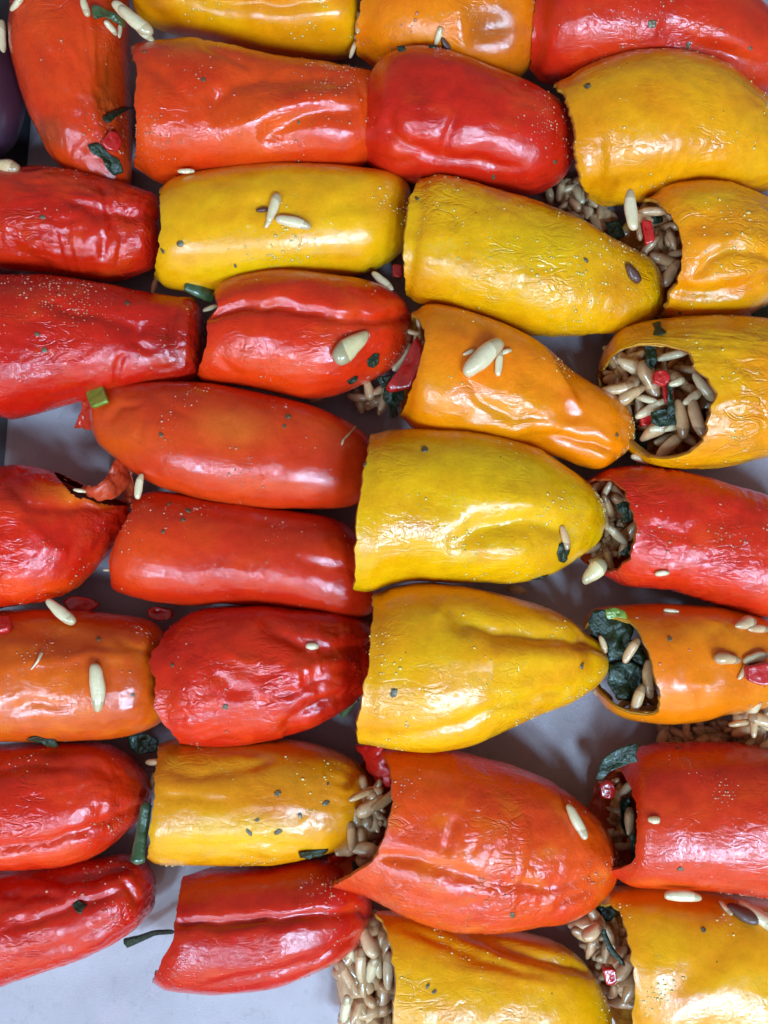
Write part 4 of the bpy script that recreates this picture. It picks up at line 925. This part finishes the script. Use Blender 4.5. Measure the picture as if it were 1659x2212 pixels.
# --- mouths and gaps packed with rice
def cluster(poly, num, zlo, zhi, ln, where, deep=None, seed=1, meshes=None, arc=(0, 180)):
    rs = random.Random(seed); pl = np.asarray(poly, float); pts = []
    def inside(x, y):
        c = False; j = len(pl) - 1
        for i in range(len(pl)):
            if (pl[i, 1] > y) != (pl[j, 1] > y) and x < (pl[j, 0] - pl[i, 0]) * (y - pl[i, 1]) / (pl[j, 1] - pl[i, 1]) + pl[i, 0]: c = not c
            j = i
        return c
    tries = 0; mind = ln * 0.62
    while len(pts) < num and tries < 6000:
        tries += 1
        x, y = rs.uniform(pl[:, 0].min(), pl[:, 0].max()), rs.uniform(pl[:, 1].min(), pl[:, 1].max())
        if inside(x, y) and all((x - a) ** 2 + (y - b) ** 2 > mind ** 2 for a, b in pts): pts.append((x, y))
        if tries % 300 == 0: mind *= 0.85
    xs_, ys_ = sorted(p[0] for p in pts), sorted(p[1] for p in pts)
    def nth(i, n, first, last):
        if i == 0: return first + 'most'
        if i == n - 1: return last + 'most'
        o = lambda k: ('second', 'third', 'fourth', 'fifth', 'sixth', 'seventh', 'eighth', 'ninth', 'tenth', 'eleventh', 'twelfth', 'thirteenth', 'fourteenth', 'fifteenth', 'sixteenth', 'seventeenth', 'eighteenth')[k - 1]
        return o(i) + ' from ' + first if i <= n // 2 else o(n - 1 - i) + ' from ' + last
    for (x, y) in pts:
        z = rs.uniform(zlo, zhi); t = rs.random()
        m = rs.choice(meshes or (RICE + RICEW[:1])); an = rs.uniform(*arc)
        tone = 'pale' if m in RICEW else 'tan'
        way = 'level' if an < 25 or an > 155 else 'upright' if 65 < an < 115 else 'slanting'
        ix, iy = xs_.index(x), ys_.index(y)
        lb = '%s %s rice grain, %s, %s, %s' % (tone, way, nth(ix, len(pts), 'left', 'right'), nth(iy, len(pts), 'top', 'bottom'), where)
        put(m, 'rice_grain', x, y, ln * rs.uniform(.9, 1.3), an, lb, 'rice grain', 'rice grains ' + where, z=z, tilt=rs.uniform(-35, 35), roll=rs.uniform(0, 6), fat=rs.uniform(.9, 1.15))
_cluster = cluster
def cluster(poly, num, zlo, zhi, ln, where, seed=1, meshes=None, arc=(0, 180)):
    _cluster(poly, num, zlo, zhi, ln, where, seed=seed, meshes=meshes, arc=arc)
    if num < 6: return
    rs = np.random.RandomState(seed + 50); pl = np.asarray(poly, float); c0 = pl.mean(0); VV, FF = [], []; off = 0
    base = RICE[seed % 5]; bv = np.array([tuple(v.co) for v in base.vertices]); bf = np.array([tuple(p.vertices) for p in base.polygons])
    lo = pl.min(0); hi = pl.max(0); q = 0
    while q < int(num * 2.6):
        x, y = rs.uniform(lo, hi); jn = len(pl) - 1; ins = False
        for i in range(len(pl)):
            if (pl[i, 1] > y) != (pl[jn, 1] > y) and x < (pl[jn, 0] - pl[i, 0]) * (y - pl[i, 1]) / (pl[jn, 1] - pl[i, 1]) + pl[i, 0]: ins = not ins
            jn = i
        if not ins: continue
        q += 1
        z = rs.uniform(max(zlo - .004, .0025), zlo + (zhi - zlo) * .45)
        an, t, ro = rs.uniform(0, 6.28), rs.uniform(-.6, .6), rs.uniform(0, 6.28)
        R = np.array((Matrix.Rotation(an, 3, 'Z') @ Matrix.Rotation(t, 3, 'Y') @ Matrix.Rotation(ro, 3, 'X')))
        V = (bv * [1, 1.15, 1.15]) @ R.T * ln * rs.uniform(.8, 1.2) * PX + w3(x, y, z)
        VV.append(V); FF.append(bf + off); off += len(V)
    V = np.vstack(VV); org = V.mean(0)
    o = link('rice_filling', np_mesh('rice_filling', V - org, np.vstack(FF), [M_RICE])); o.location = org
    tag(o, 'mass of cooked rice packed behind the grains ' + where, 'rice', kind='stuff')
cluster([(1318, 760), (1400, 745), (1500, 768), (1536, 840), (1530, 930), (1440, 975), (1400, 960), (1370, 890), (1322, 860)], 34, .008, .021, 58, 'in the wide open yellow mouth', seed=4)
cluster([(1385, 440), (1440, 455), (1468, 520), (1458, 600), (1425, 600), (1390, 540), (1375, 480)], 15, .007, .020, 56, 'in the pinched pepper', seed=5, meshes=RICE)
cluster([(1285, 1050), (1340, 1060), (1366, 1130), (1355, 1195), (1300, 1215), (1262, 1180), (1275, 1120)], 18, .005, .016, 52, 'at the bright red mouth', seed=6)
cluster([(1345, 1480), (1400, 1440), (1412, 1510), (1395, 1540), (1350, 1520)], 7, .008, .015, 50, 'beside the dark herbs', seed=7, meshes=RICE)
cluster([(780, 1700), (840, 1720), (826, 1800), (800, 1850), (745, 1830), (765, 1770)], 13, .017, .026, 60, 'in the torn orange red mouth', seed=8, meshes=RICE)
cluster([(1310, 1680), (1345, 1670), (1368, 1750), (1366, 1850), (1330, 1880), (1300, 1850), (1320, 1760)], 9, .006, .017, 50, 'in the smooth red cut end', seed=9)
cluster([(1240, 2000), (1300, 1975), (1345, 2010), (1362, 2100), (1362, 2170), (1325, 2160), (1300, 2080)], 17, .005, .018, 62, 'at the bottom right mouth', seed=10, meshes=RICE)
cluster([(742, 2070), (800, 1985), (835, 2020), (848, 2100), (846, 2225), (735, 2225)], 30, .006, .019, 66, 'heaped at the bottom edge', arc=(50, 125), seed=11, meshes=RICE[:4] + RICEW[:2])
cluster([(1425, 1580), (1500, 1566), (1600, 1560), (1610, 1610), (1450, 1615)], 12, .003, .009, 58, 'in the shaded lower row', seed=22, meshes=RICE)
cluster([(1612, 1478), (1665, 1465), (1665, 1615), (1600, 1600), (1596, 1540)], 18, .010, .024, 58, 'in the right edge heap', seed=12)
cluster([(1185, 425), (1250, 395), (1290, 440), (1300, 470), (1240, 470)], 8, .004, .010, 46, 'under the wide golden pepper', seed=13, meshes=RICE)
cluster([(765, 845), (830, 835), (865, 860), (840, 880), (770, 870)], 6, .005, .012, 50, 'left of the orange mouth', seed=14)
cluster([(893, 690), (912, 700), (906, 740), (888, 730)], 3, .012, .017, 40, 'inside the orange mouth', seed=15, meshes=RICE)
cluster([(1322, 870), (1345, 950), (1400, 1000), (1350, 1000)], 2, .006, .012, 55, 'under the open yellow mouth', seed=16)
cluster([(320, 1640), (340, 1640), (335, 1700), (320, 1700)], 2, .008, .014, 40, 'beside the ribbed red pepper', seed=17)
cluster([(766, 15), (778, 15), (770, 110), (762, 110)], 4, .014, .022, 34, 'in the top seam', seed=18)
MO = 'rice grains resting at the lip of the open yellow pepper'
rice(1510, 905, 92, -74, 'slender tan grain hanging over the lip of the open yellow pepper', MO, mesh=RICE[2], z=.026, tilt=10)
rice(1448, 965, 80, 44, 'tan grain slanting below the open mouth of the yellow pepper', MO, mesh=RICE[0], z=.021)
rice(1400, 993, 76, -12, 'pale grain lowest under the open mouth of the yellow pepper', MO, mesh=RICEW[0], z=.017)
rice(1520, 836, 72, -52, 'plump nut like grain against the right rim of the open mouth', MO, mesh=RICEW[1], z=.025)
rice(1470, 905, 84, -80, 'brownish grain upright in the middle of the open mouth', MO, mesh=RICE[0], z=.023)
rice(1435, 926, 66, 5, 'grain lying level in the lower part of the open mouth', MO, mesh=RICEW[2], z=.021)
rice(1495, 860, 44, 35, 'small rounded pale grain in the centre right of the open mouth', MO, mesh=RICEW[1], z=.025, fat=1.3)
rice(1462, 826, 34, 20, 'smallest round kernel in the centre of the open mouth', MO, mesh=RICEW[1], z=.025, fat=1.5)
rice(1362, 790, 66, -25, 'wide grain at the upper left of the open mouth', MO, mesh=RICE[3], z=.016)
rice(1402, 820, 90, -65, 'longest grain across the left of the open mouth', MO, mesh=RICE[1], z=.019)
rice(1340, 838, 66, -30, 'broad cream grain at the far left of the open mouth', MO, mesh=RICE[3], z=.012, fat=1.3)
rice(868, 772, 70, 60, 'yellowish grain behind the red wedge at the orange pepper mouth', None, mesh=RICEW[1], z=.014)

# --- herbs, scraps, stems
HB = 'herb scraps on the peppers'
def herb(px, py, poly, label, z=None, **k): return patch('herb_leaf', M_HERB, px, py, poly, label, 'herb leaf', HB, z=z, thick=.0003, sharp=True, **k)
patch('herb_strip', M_STEM, 226, 42, [(-36, -10), (-15, -12), (10, -6), (34, -2), (36, 12), (18, 10), (0, 4), (-18, 6), (-32, 14)], 'curled green herb strip over rice at the top left', 'herb', crumple=.7, thick=.001, lift=1.6)
tube('herb_strip', M_HERB, [(222, 264, None), (242, 252, None), (262, 238, None), (282, 232, None)], [10, 8, 5, 3], 'thin dark herb strip halfway down the top left pepper', 'herb', flat=.4)
herb(234, 344, [(-40, -28), (-18, -34), (4, -10), (22, 0), (30, 26), (8, 34), (-6, 20), (-14, -2), (-34, -12)], 'black wet leaf next to a red scrap on the top left pepper', lift=.3)
patch('red_scrap', M_REDBIT, 238, 306, [(-22, 6), (-4, -18), (14, -20), (20, 0), (14, 20), (-10, 18)], 'red pepper scrap above the black leaf at the top left', 'pepper scrap', thick=.0018, crumple=.3)
herb(806, 780, [(-16, -8), (4, -18), (14, -14), (12, 10), (0, 16), (-14, 8)], 'small black leaf right of the pine nut on the folded red pepper')
herb(762, 820, [(-14, -4), (0, -10), (12, -8), (8, 6), (-8, 12)], 'tiny black leaf low on the folded red pepper')
herb(852, 868, [(-22, -30), (20, -30), (22, -6), (4, 8), (8, 34), (-10, 36), (-14, 6), (-26, -4)], 'black leaf beside the red wedge in the gap left of the orange pepper', z=.014)
herb(832, 826, [(-16, -12), (14, -16), (18, 6), (-8, 14)], 'black leaf tip between the folded red and orange peppers', z=.014)
patch('red_wedge', M_REDBIT, 880, 790, [(24, -62), (34, -40), (36, 0), (8, 50), (-36, 58), (-46, 50), (-14, 4)], 'bright red pepper wedge sticking out of the orange pepper mouth', 'pepper scrap', thick=.0014, crumple=.35, z=.017, tilt=(0, -14))
patch('red_scrap', M_REDBIT, 858, 588, [(-10, -14), (10, -14), (10, 14), (-10, 12)], 'small red square scrap beside the mouth of the large yellow pepper', 'pepper scrap', thick=.0015, crumple=.2, z=.012)
patch('red_scrap', M_REDBIT, 182, 1303, [(-42, -6), (-20, -18), (20, -12), (40, 2), (20, 16), (-20, 18)], 'red scrap in the gap above the soft orange pepper', 'pepper scrap', thick=.003, crumple=.3, z=.010)
patch('red_scrap', M_REDBIT, 350, 1324, [(-30, -8), (-10, -16), (26, -8), (30, 8), (0, 16), (-24, 8)], 'dark red scrap under the long smooth red pepper', 'pepper scrap', thick=.0025, crumple=.5, z=.009)
patch('red_scrap', M_REDBIT, 8, 1356, [(-24, -16), (10, -18), (20, 0), (18, 16), (-20, 20)], 'pink red scrap at the left edge on the soft orange pepper', 'pepper scrap', thick=.002, crumple=.4)
patch('red_scrap', M_REDBIT, 1640, 1452, [(-36, -14), (0, -22), (34, -20), (34, 20), (-10, 22), (-34, 12)], 'bright red scrap in the rice heap at the right edge', 'pepper scrap', thick=.003, crumple=.2, z=.029)
patch('red_scrap', M_REDBIT, 1308, 1700, [(-18, -14), (8, -20), (18, 0), (10, 20), (-14, 14)], 'red scrap under the leaf at the smooth red pepper', 'pepper scrap', thick=.003, crumple=.3, z=.014)
patch('red_scrap', M_REDBIT, 1312, 2096, [(-16, -16), (10, -14), (16, 14), (-6, 22)], 'red scrap among the rice at the bottom right pepper', 'pepper scrap', thick=.003, crumple=.3, z=.019)
patch('red_scrap', M_REDBIT, 1420, 820, [(-16, -12), (8, -16), (20, 4), (6, 18), (-14, 10)], 'orange red cube in the middle of the open mouth stuffing', 'pepper scrap', thick=.004, crumple=.3, z=.023)
patch('red_scrap', M_REDBIT, 1436, 850, [(-10, -22), (10, -20), (12, 16), (-6, 24)], 'narrow red scrap under the cube in the open mouth stuffing', 'pepper scrap', thick=.003, crumple=.3, z=.020)
patch('red_scrap', M_REDBIT, 1392, 905, [(-18, -14), (12, -16), (20, 10), (-10, 18)], 'red scrap at the lower left of the open mouth stuffing', 'pepper scrap', thick=.003, crumple=.3, z=.016)
patch('red_scrap', M_REDBIT, 1396, 505, [(-14, -26), (6, -22), (14, 18), (-4, 28)], 'red scrap in the mouth of the pinched orange yellow pepper', 'pepper scrap', thick=.002, crumple=.3, z=.021)
herb(1420, 712, [(-6, -24), (12, -22), (8, -6), (16, 18), (4, 26), (-12, 14), (-4, 0)], 'ragged black leaf over the upper rim of the open yellow pepper', lift=.1, crumple=.4)
herb(1432, 905, [(-26, -14), (0, -22), (24, -12), (26, 12), (-6, 18), (-26, 8)], 'dark green leaf in the lower middle of the open mouth stuffing', z=.023)
herb(1405, 765, [(-12, -30), (8, -26), (14, 16), (2, 34), (-12, 18)], 'dark green strip at the top of the open mouth stuffing', z=.021)
herb(1446, 862, [(-6, -40), (6, -36), (10, 30), (-4, 46)], 'thin dark herb stalk in the centre of the open mouth stuffing', z=.024)
herb(1516, 905, [(-10, -22), (8, -20), (10, 20), (-6, 26)], 'dark herb shred behind the hanging grain in the open mouth', z=.022)
herb(1384, 960, [(-12, -24), (10, -26), (14, 12), (-4, 28)], 'dark herb shred left of the level grain in the open mouth', z=.014)
herb(1322, 1360, [(-52, -20), (-40, -42), (0, -44), (34, -30), (46, 0), (30, 34), (0, 40), (-20, 20), (-44, 10)], 'large dark leaf at the top of the herb stuffed orange pepper', z=.020, crumple=1.2)
herb(1352, 1420, [(-44, -32), (-10, -46), (30, -30), (46, 6), (26, 36), (-10, 40), (-36, 22)], 'crumpled dark leaf in the middle of the herb stuffed orange pepper', z=.018, crumple=1.3)
herb(1356, 1472, [(-40, -36), (0, -46), (36, -26), (40, 12), (14, 44), (-24, 34), (-44, 4)], 'lowest dark leaf in the mouth of the herb stuffed orange pepper', z=.019, crumple=1.3)
herb(1300, 1400, [(-26, -30), (10, -30), (26, 20), (-6, 36), (-24, 16)], 'shadowed dark leaf under the nose of the pointed yellow pepper', z=.012, crumple=1.2)
patch('herb_scrap', M_LEEK, 1326, 1326, [(-20, -10), (0, -14), (22, -4), (26, 10), (6, 6), (-14, 10)], 'yellow green onion scrap above the dark leaves of the orange pepper', 'herb', thick=.001, z=.027)
rice(1365, 1405, 62, 58, 'pinkish grain lying on the dark leaves in the orange pepper', None, mesh=RICE[0], z=.024)
rice(1302, 1392, 40, -70, 'small pink grain on the dark leaves under the yellow nose', None, mesh=RICE[0], z=.021)
rice(1404, 1468, 84, -86, 'long tan grain along the right rim of the herb stuffed mouth', None, mesh=RICE[2], z=.021)
rice(1380, 1512, 70, 74, 'tan grain pointing down at the bottom of the herb stuffed mouth', None, mesh=RICE[0], z=.023)
rice(1302, 1500, 50, -30, 'pinkish grain at the lower left lip of the herb stuffed mouth', None, mesh=RICE[1], z=.013)
herb(96, 1598, [(-30, -20), (-10, -24), (8, -6), (22, -8), (26, 16), (10, 26), (-6, 10), (-24, -2)], 'wet blue black leaf between the soft orange and ribbed red peppers', lift=.4)
herb(1216, 1190, [(-14, -18), (12, -20), (18, 4), (6, 28), (-8, 22), (-18, 2)], 'wet dark leaf in the hollow near the tip of the central yellow pepper')
herb(1166, 1247, [(-20, -4), (0, -8), (20, -4), (12, 6), (-12, 7)], 'dark leaf on the lower edge of the central yellow pepper', lift=.1)
herb(678, 1841, [(-32, -22), (-14, -18), (10, -8), (32, 0), (26, 14), (-6, 16), (-30, 10)], 'dark leaf on the lower edge of the spice flecked pepper')
herb(172, 1960, [(-16, -4), (-6, -14), (6, -8), (16, -6), (8, 4), (6, 14), (-6, 8)], 'star shaped black flake on the glossy bottom left pepper', crumple=.5)
herb(310, 1606, [(-36, -18), (10, -24), (34, -8), (30, 18), (-10, 24), (-30, 10)], 'black leaf in the gap above the ribbed red pepper', z=.008)
herb(1334, 1646, [(-44, 34), (-34, -4), (-8, -24), (36, -44), (44, -34), (34, -18), (42, -6), (8, 8), (-20, 20), (-34, 44)], 'long dark green leaf arching over the smooth red pepper cut end', z=.028, tilt=(0, -10), crumple=.5)
herb(1352, 1760, [(-16, -30), (8, -40), (14, 10), (2, 50), (-12, 20)], 'black leaf inside the cut end of the smooth red pepper', z=.012)
herb(1366, 1845, [(-6, -46), (5, -44), (6, 24), (-3, 34)], 'narrow green sliver along the rim of the smooth red pepper', z=.021)
herb(1368, 1872, [(-8, -4), (2, -9), (9, 2), (5, 10), (-6, 6)], 'small dark green flake at the lower rim of the smooth red pepper', z=.022)
herb(1300, 1970, [(-30, -16), (10, -20), (34, 0), (20, 20), (-20, 22)], 'black leaf above the rice at the bottom right pepper', z=.010)
herb(788, 1838, [(-10, -18), (8, -16), (12, 12), (-6, 18)], 'dark leaf between grains in the torn mouth of the big orange red pepper', z=.022)
herb(772, 1872, [(-12, -12), (12, -14), (14, 8), (-8, 14)], 'dark leaf shred behind the torn flap of the big orange red pepper', z=.015)
herb(1354, 1106, [(-12, -22), (10, -22), (10, 18), (-8, 22)], 'dark green leaf square on the rim of the bright red pepper', z=.022)
herb(1340, 1096, [(-10, -6), (4, -12), (8, 6), (-4, 12)], 'tiny dark leaf left of the leaf square on the bright red pepper', z=.021)
herb(1358, 1186, [(-20, 8), (6, -14), (18, -18), (10, 8), (-8, 16)], 'dark leaf sliver at the lower rim of the bright red pepper', z=.022)
herb(935, 102, [(-10, -4), (8, -6), (8, 6), (-8, 6)], 'black bit on the lower edge of the bright orange pepper', lift=.3)
herb(866, 106, [(-9, -4), (6, -7), (10, 3), (-4, 7)], 'black bit above the deep red pepper near the top', z=.034)
herb(1640, 660, [(-24, 10), (0, -26), (30, -30), (30, 30), (-10, 34)], 'black herb scrap at the right edge above the open yellow pepper', z=.012)
herb(1325, 500, [(-20, -20), (14, -24), (26, 10), (-6, 28)], 'dark green leaf in the gap beside the pinched orange yellow pepper', z=.008)
herb(1418, 470, [(-14, -12), (10, -16), (14, 10), (-8, 16)], 'dark leaf under the upper rim of the pinched orange yellow pepper', z=.018)
patch('onion_scrap', M_RICE, 1300, 478, [(-34, -14), (10, -22), (32, 0), (20, 24), (-20, 22)], 'pale translucent onion scrap in the gap right of the large yellow pepper', 'onion', thick=.002, crumple=.3, z=.004)
patch('leek_scrap', M_LEEK, 218, 862, [(-34, -28), (10, -26), (33, 22), (-8, 26), (-22, 2)], 'bright green leek scrap at the torn end of the long pale red pepper', 'leek', thick=.0012, crumple=.1, lift=.7, sharp=True)
tube('green_stalk', M_STEM, [(398, 615, .020), (425, 626, .019), (462, 645, .016)], [13, 15, 12], 'dark green stem between the yellow pepper with rice and the folded red one', 'herb stalk', 'green stalks', flat=.6)
tube('green_stalk', M_STEM, [(318, 1732, .019), (308, 1790, .019), (296, 1868, .021)], [12, 13, 16], 'green stem wedged upright left of the spice flecked pepper', 'herb stalk', 'green stalks', flat=.5)
tube('green_stalk', M_HERB, [(268, 2038, .004), (300, 2028, .006), (335, 2014, .009), (378, 2012, .012)], [12, 8, 6, 5], 'dark stem reaching from the paper into the bottom red pepper', 'herb stalk', 'green stalks', flat=.6)
tube('green_stalk', M_STEM, [(738, 1548, .010), (755, 1525, .012), (775, 1508, .013)], [6, 7, 6], 'thin green stem beside the mouth of the pointed yellow pepper', 'herb stalk', 'green stalks')
tube('green_stalk', M_HERB, [(1302, 2006, .020), (1318, 2050, .021), (1350, 2086, .022)], [5, 7, 4], 'thin dark stem across the rice at the bottom right pepper', 'herb stalk', 'green stalks', flat=.6)
tube('straw', M_STRAW, [(768, 922, None), (752, 940, None), (740, 950, None), (738, 962, None)], [2.2, 2.2, 2.4], 'curved pale straw near the tip of the long pale red pepper', 'straw')
tube('straw', M_RICEW, [(92, 1410, None), (84, 1428, None), (68, 1446, None)], [3.4, 2.4, 1.2], 'white straw on the soft orange pepper at the left', 'straw')

# --- spice flakes big enough to see
SPF = 'spice flakes stuck to the peppers'
def flake(px, py, s, label, col=M_SPICE):
    r = random.Random(px * 7 + py); t0 = r.uniform(0, 6); el = r.uniform(.45, .9)
    poly = []
    for a in (0, .9, 1.9, 3.1, 4.1, 5.2):
        q = r.uniform(.6, 1.2) * s; x_, y_ = q * math.cos(a), q * el * math.sin(a)
        poly.append((x_ * math.cos(t0) - y_ * math.sin(t0), x_ * math.sin(t0) + y_ * math.cos(t0)))
    patch('spice_flake', col, px, py, poly, label, 'spice flake', SPF, thick=.00022, crumple=.7, lift=.06, rings=3, sharp=True)
for px, py, s, lb in [
    (600, 1797, 13, 'largest grey flake low on the spice flecked pepper'), (538, 1798, 12, 'grey green flake left of the largest one on the spice flecked pepper'), (555, 1771, 9, 'grey flake above its neighbour in the lower middle of the spice flecked pepper'),
    (600, 1713, 11, 'upright brown flake in the upper middle of the spice flecked pepper'), (708, 1694, 6, 'highest small flake near the tip of the spice flecked pepper'), (704, 1735, 10, 'thin flake near the tip of the spice flecked pepper'), (648, 1760, 9, 'faint flake right of centre on the spice flecked pepper'),
    (853, 1496, 16, 'round grey flake on the pointed yellow pepper'), (1256, 1438, 11, 'purple flake near the nose of the pointed yellow pepper'), (918, 970, 13, 'grey flake near the mouth of the central yellow pepper'), (1332, 940, 8, 'dark speck on the nose of the orange pepper'),
    (405, 1103, 10, 'grey flake on the upper side of the long smooth red pepper'), (395, 1123, 7, 'dark flake just under the grey one on the long smooth red pepper'), (352, 1148, 7, 'dark flake near the mouth of the long smooth red pepper'), (366, 1088, 8, 'dark flake at the top edge of the long smooth red pepper'),
    (388, 526, 11, 'brown flake near the mouth of the yellow pepper carrying rice'), (352, 543, 8, 'dark flake beside the mouth of the yellow pepper carrying rice'), (508, 574, 7, 'green flake low on the yellow pepper carrying rice'),
    (1268, 186, 10, 'grey flake in the upper left of the wide golden pepper'), (1408, 52, 13, 'grey green flake on the large red pepper at the top right'), (1487, 96, 10, 'dark flake low on the large red pepper at the top right'), (1621, 104, 7, 'small dark flake by the right edge on the large red pepper'),
    (1265, 562, 8, 'brown flake in the middle of the large yellow pepper'), (900, 430, 8, 'dark flake at the mouth of the large yellow pepper'), (80, 722, 8, 'black flake in the middle of the long dark red pepper'), (96, 756, 10, 'brown flake under the black one on the long dark red pepper'), (275, 655, 10, 'dark flake in the groove of the long dark red pepper'),
    (622, 900, 9, 'dark flake right of centre on the long pale red pepper'), (614, 922, 6, 'tiny flake below its neighbour on the long pale red pepper'), (348, 940, 8, 'small flake left of centre on the long pale red pepper'), (788, 1004, 8, 'dark flake at the right end of the long pale red pepper'),
    (1470, 1877, 7, 'dark flake on the lower side of the smooth red pepper'), (1464, 1616, 7, 'dark flake on the top edge of the smooth red pepper'), (1107, 1977, 13, 'grey flake at the bottom of the big orange red pepper'), (1178, 1311, 7, 'dark flake on the upper lobe of the pointed yellow pepper'),
    (213, 1380, 9, 'brown flake on the upper side of the soft orange pepper'), (287, 1500, 7, 'dark flake right of the standing grain on the soft orange pepper'), (372, 1437, 7, 'dark flake near the mouth of the shrivelled red pepper'), (486, 1527, 9, 'faint flake in the lower middle of the shrivelled red pepper'),
    (440, 172, 7, 'brown flake left of the crease on the seasoned red pepper'), (645, 264, 7, 'dark flake right of centre on the seasoned red pepper'), (312, 112, 7, 'brown flake in the top left corner of the seasoned red pepper'), (1066, 382, 11, 'grey flake at the lower edge of the deep red pepper'), (1198, 350, 9, 'pale flake at the lower right of the deep red pepper'),
    (1519, 2010, 8, 'brown flake on the bottom right yellow pepper'), (938, 2142, 7, 'brown flake low on the pepper at the bottom edge'), (923, 2130, 8, 'tan flake on the pepper at the bottom edge'), (1470, 675, 7, 'reddish fleck on the upper side of the open yellow pepper'), (1446, 1380, 7, 'brown fleck on the orange pepper with herbs'), (92, 470, 9, 'brown flake on the crumpled red pepper')]:
    flake(px, py, s * 0.85, lb)
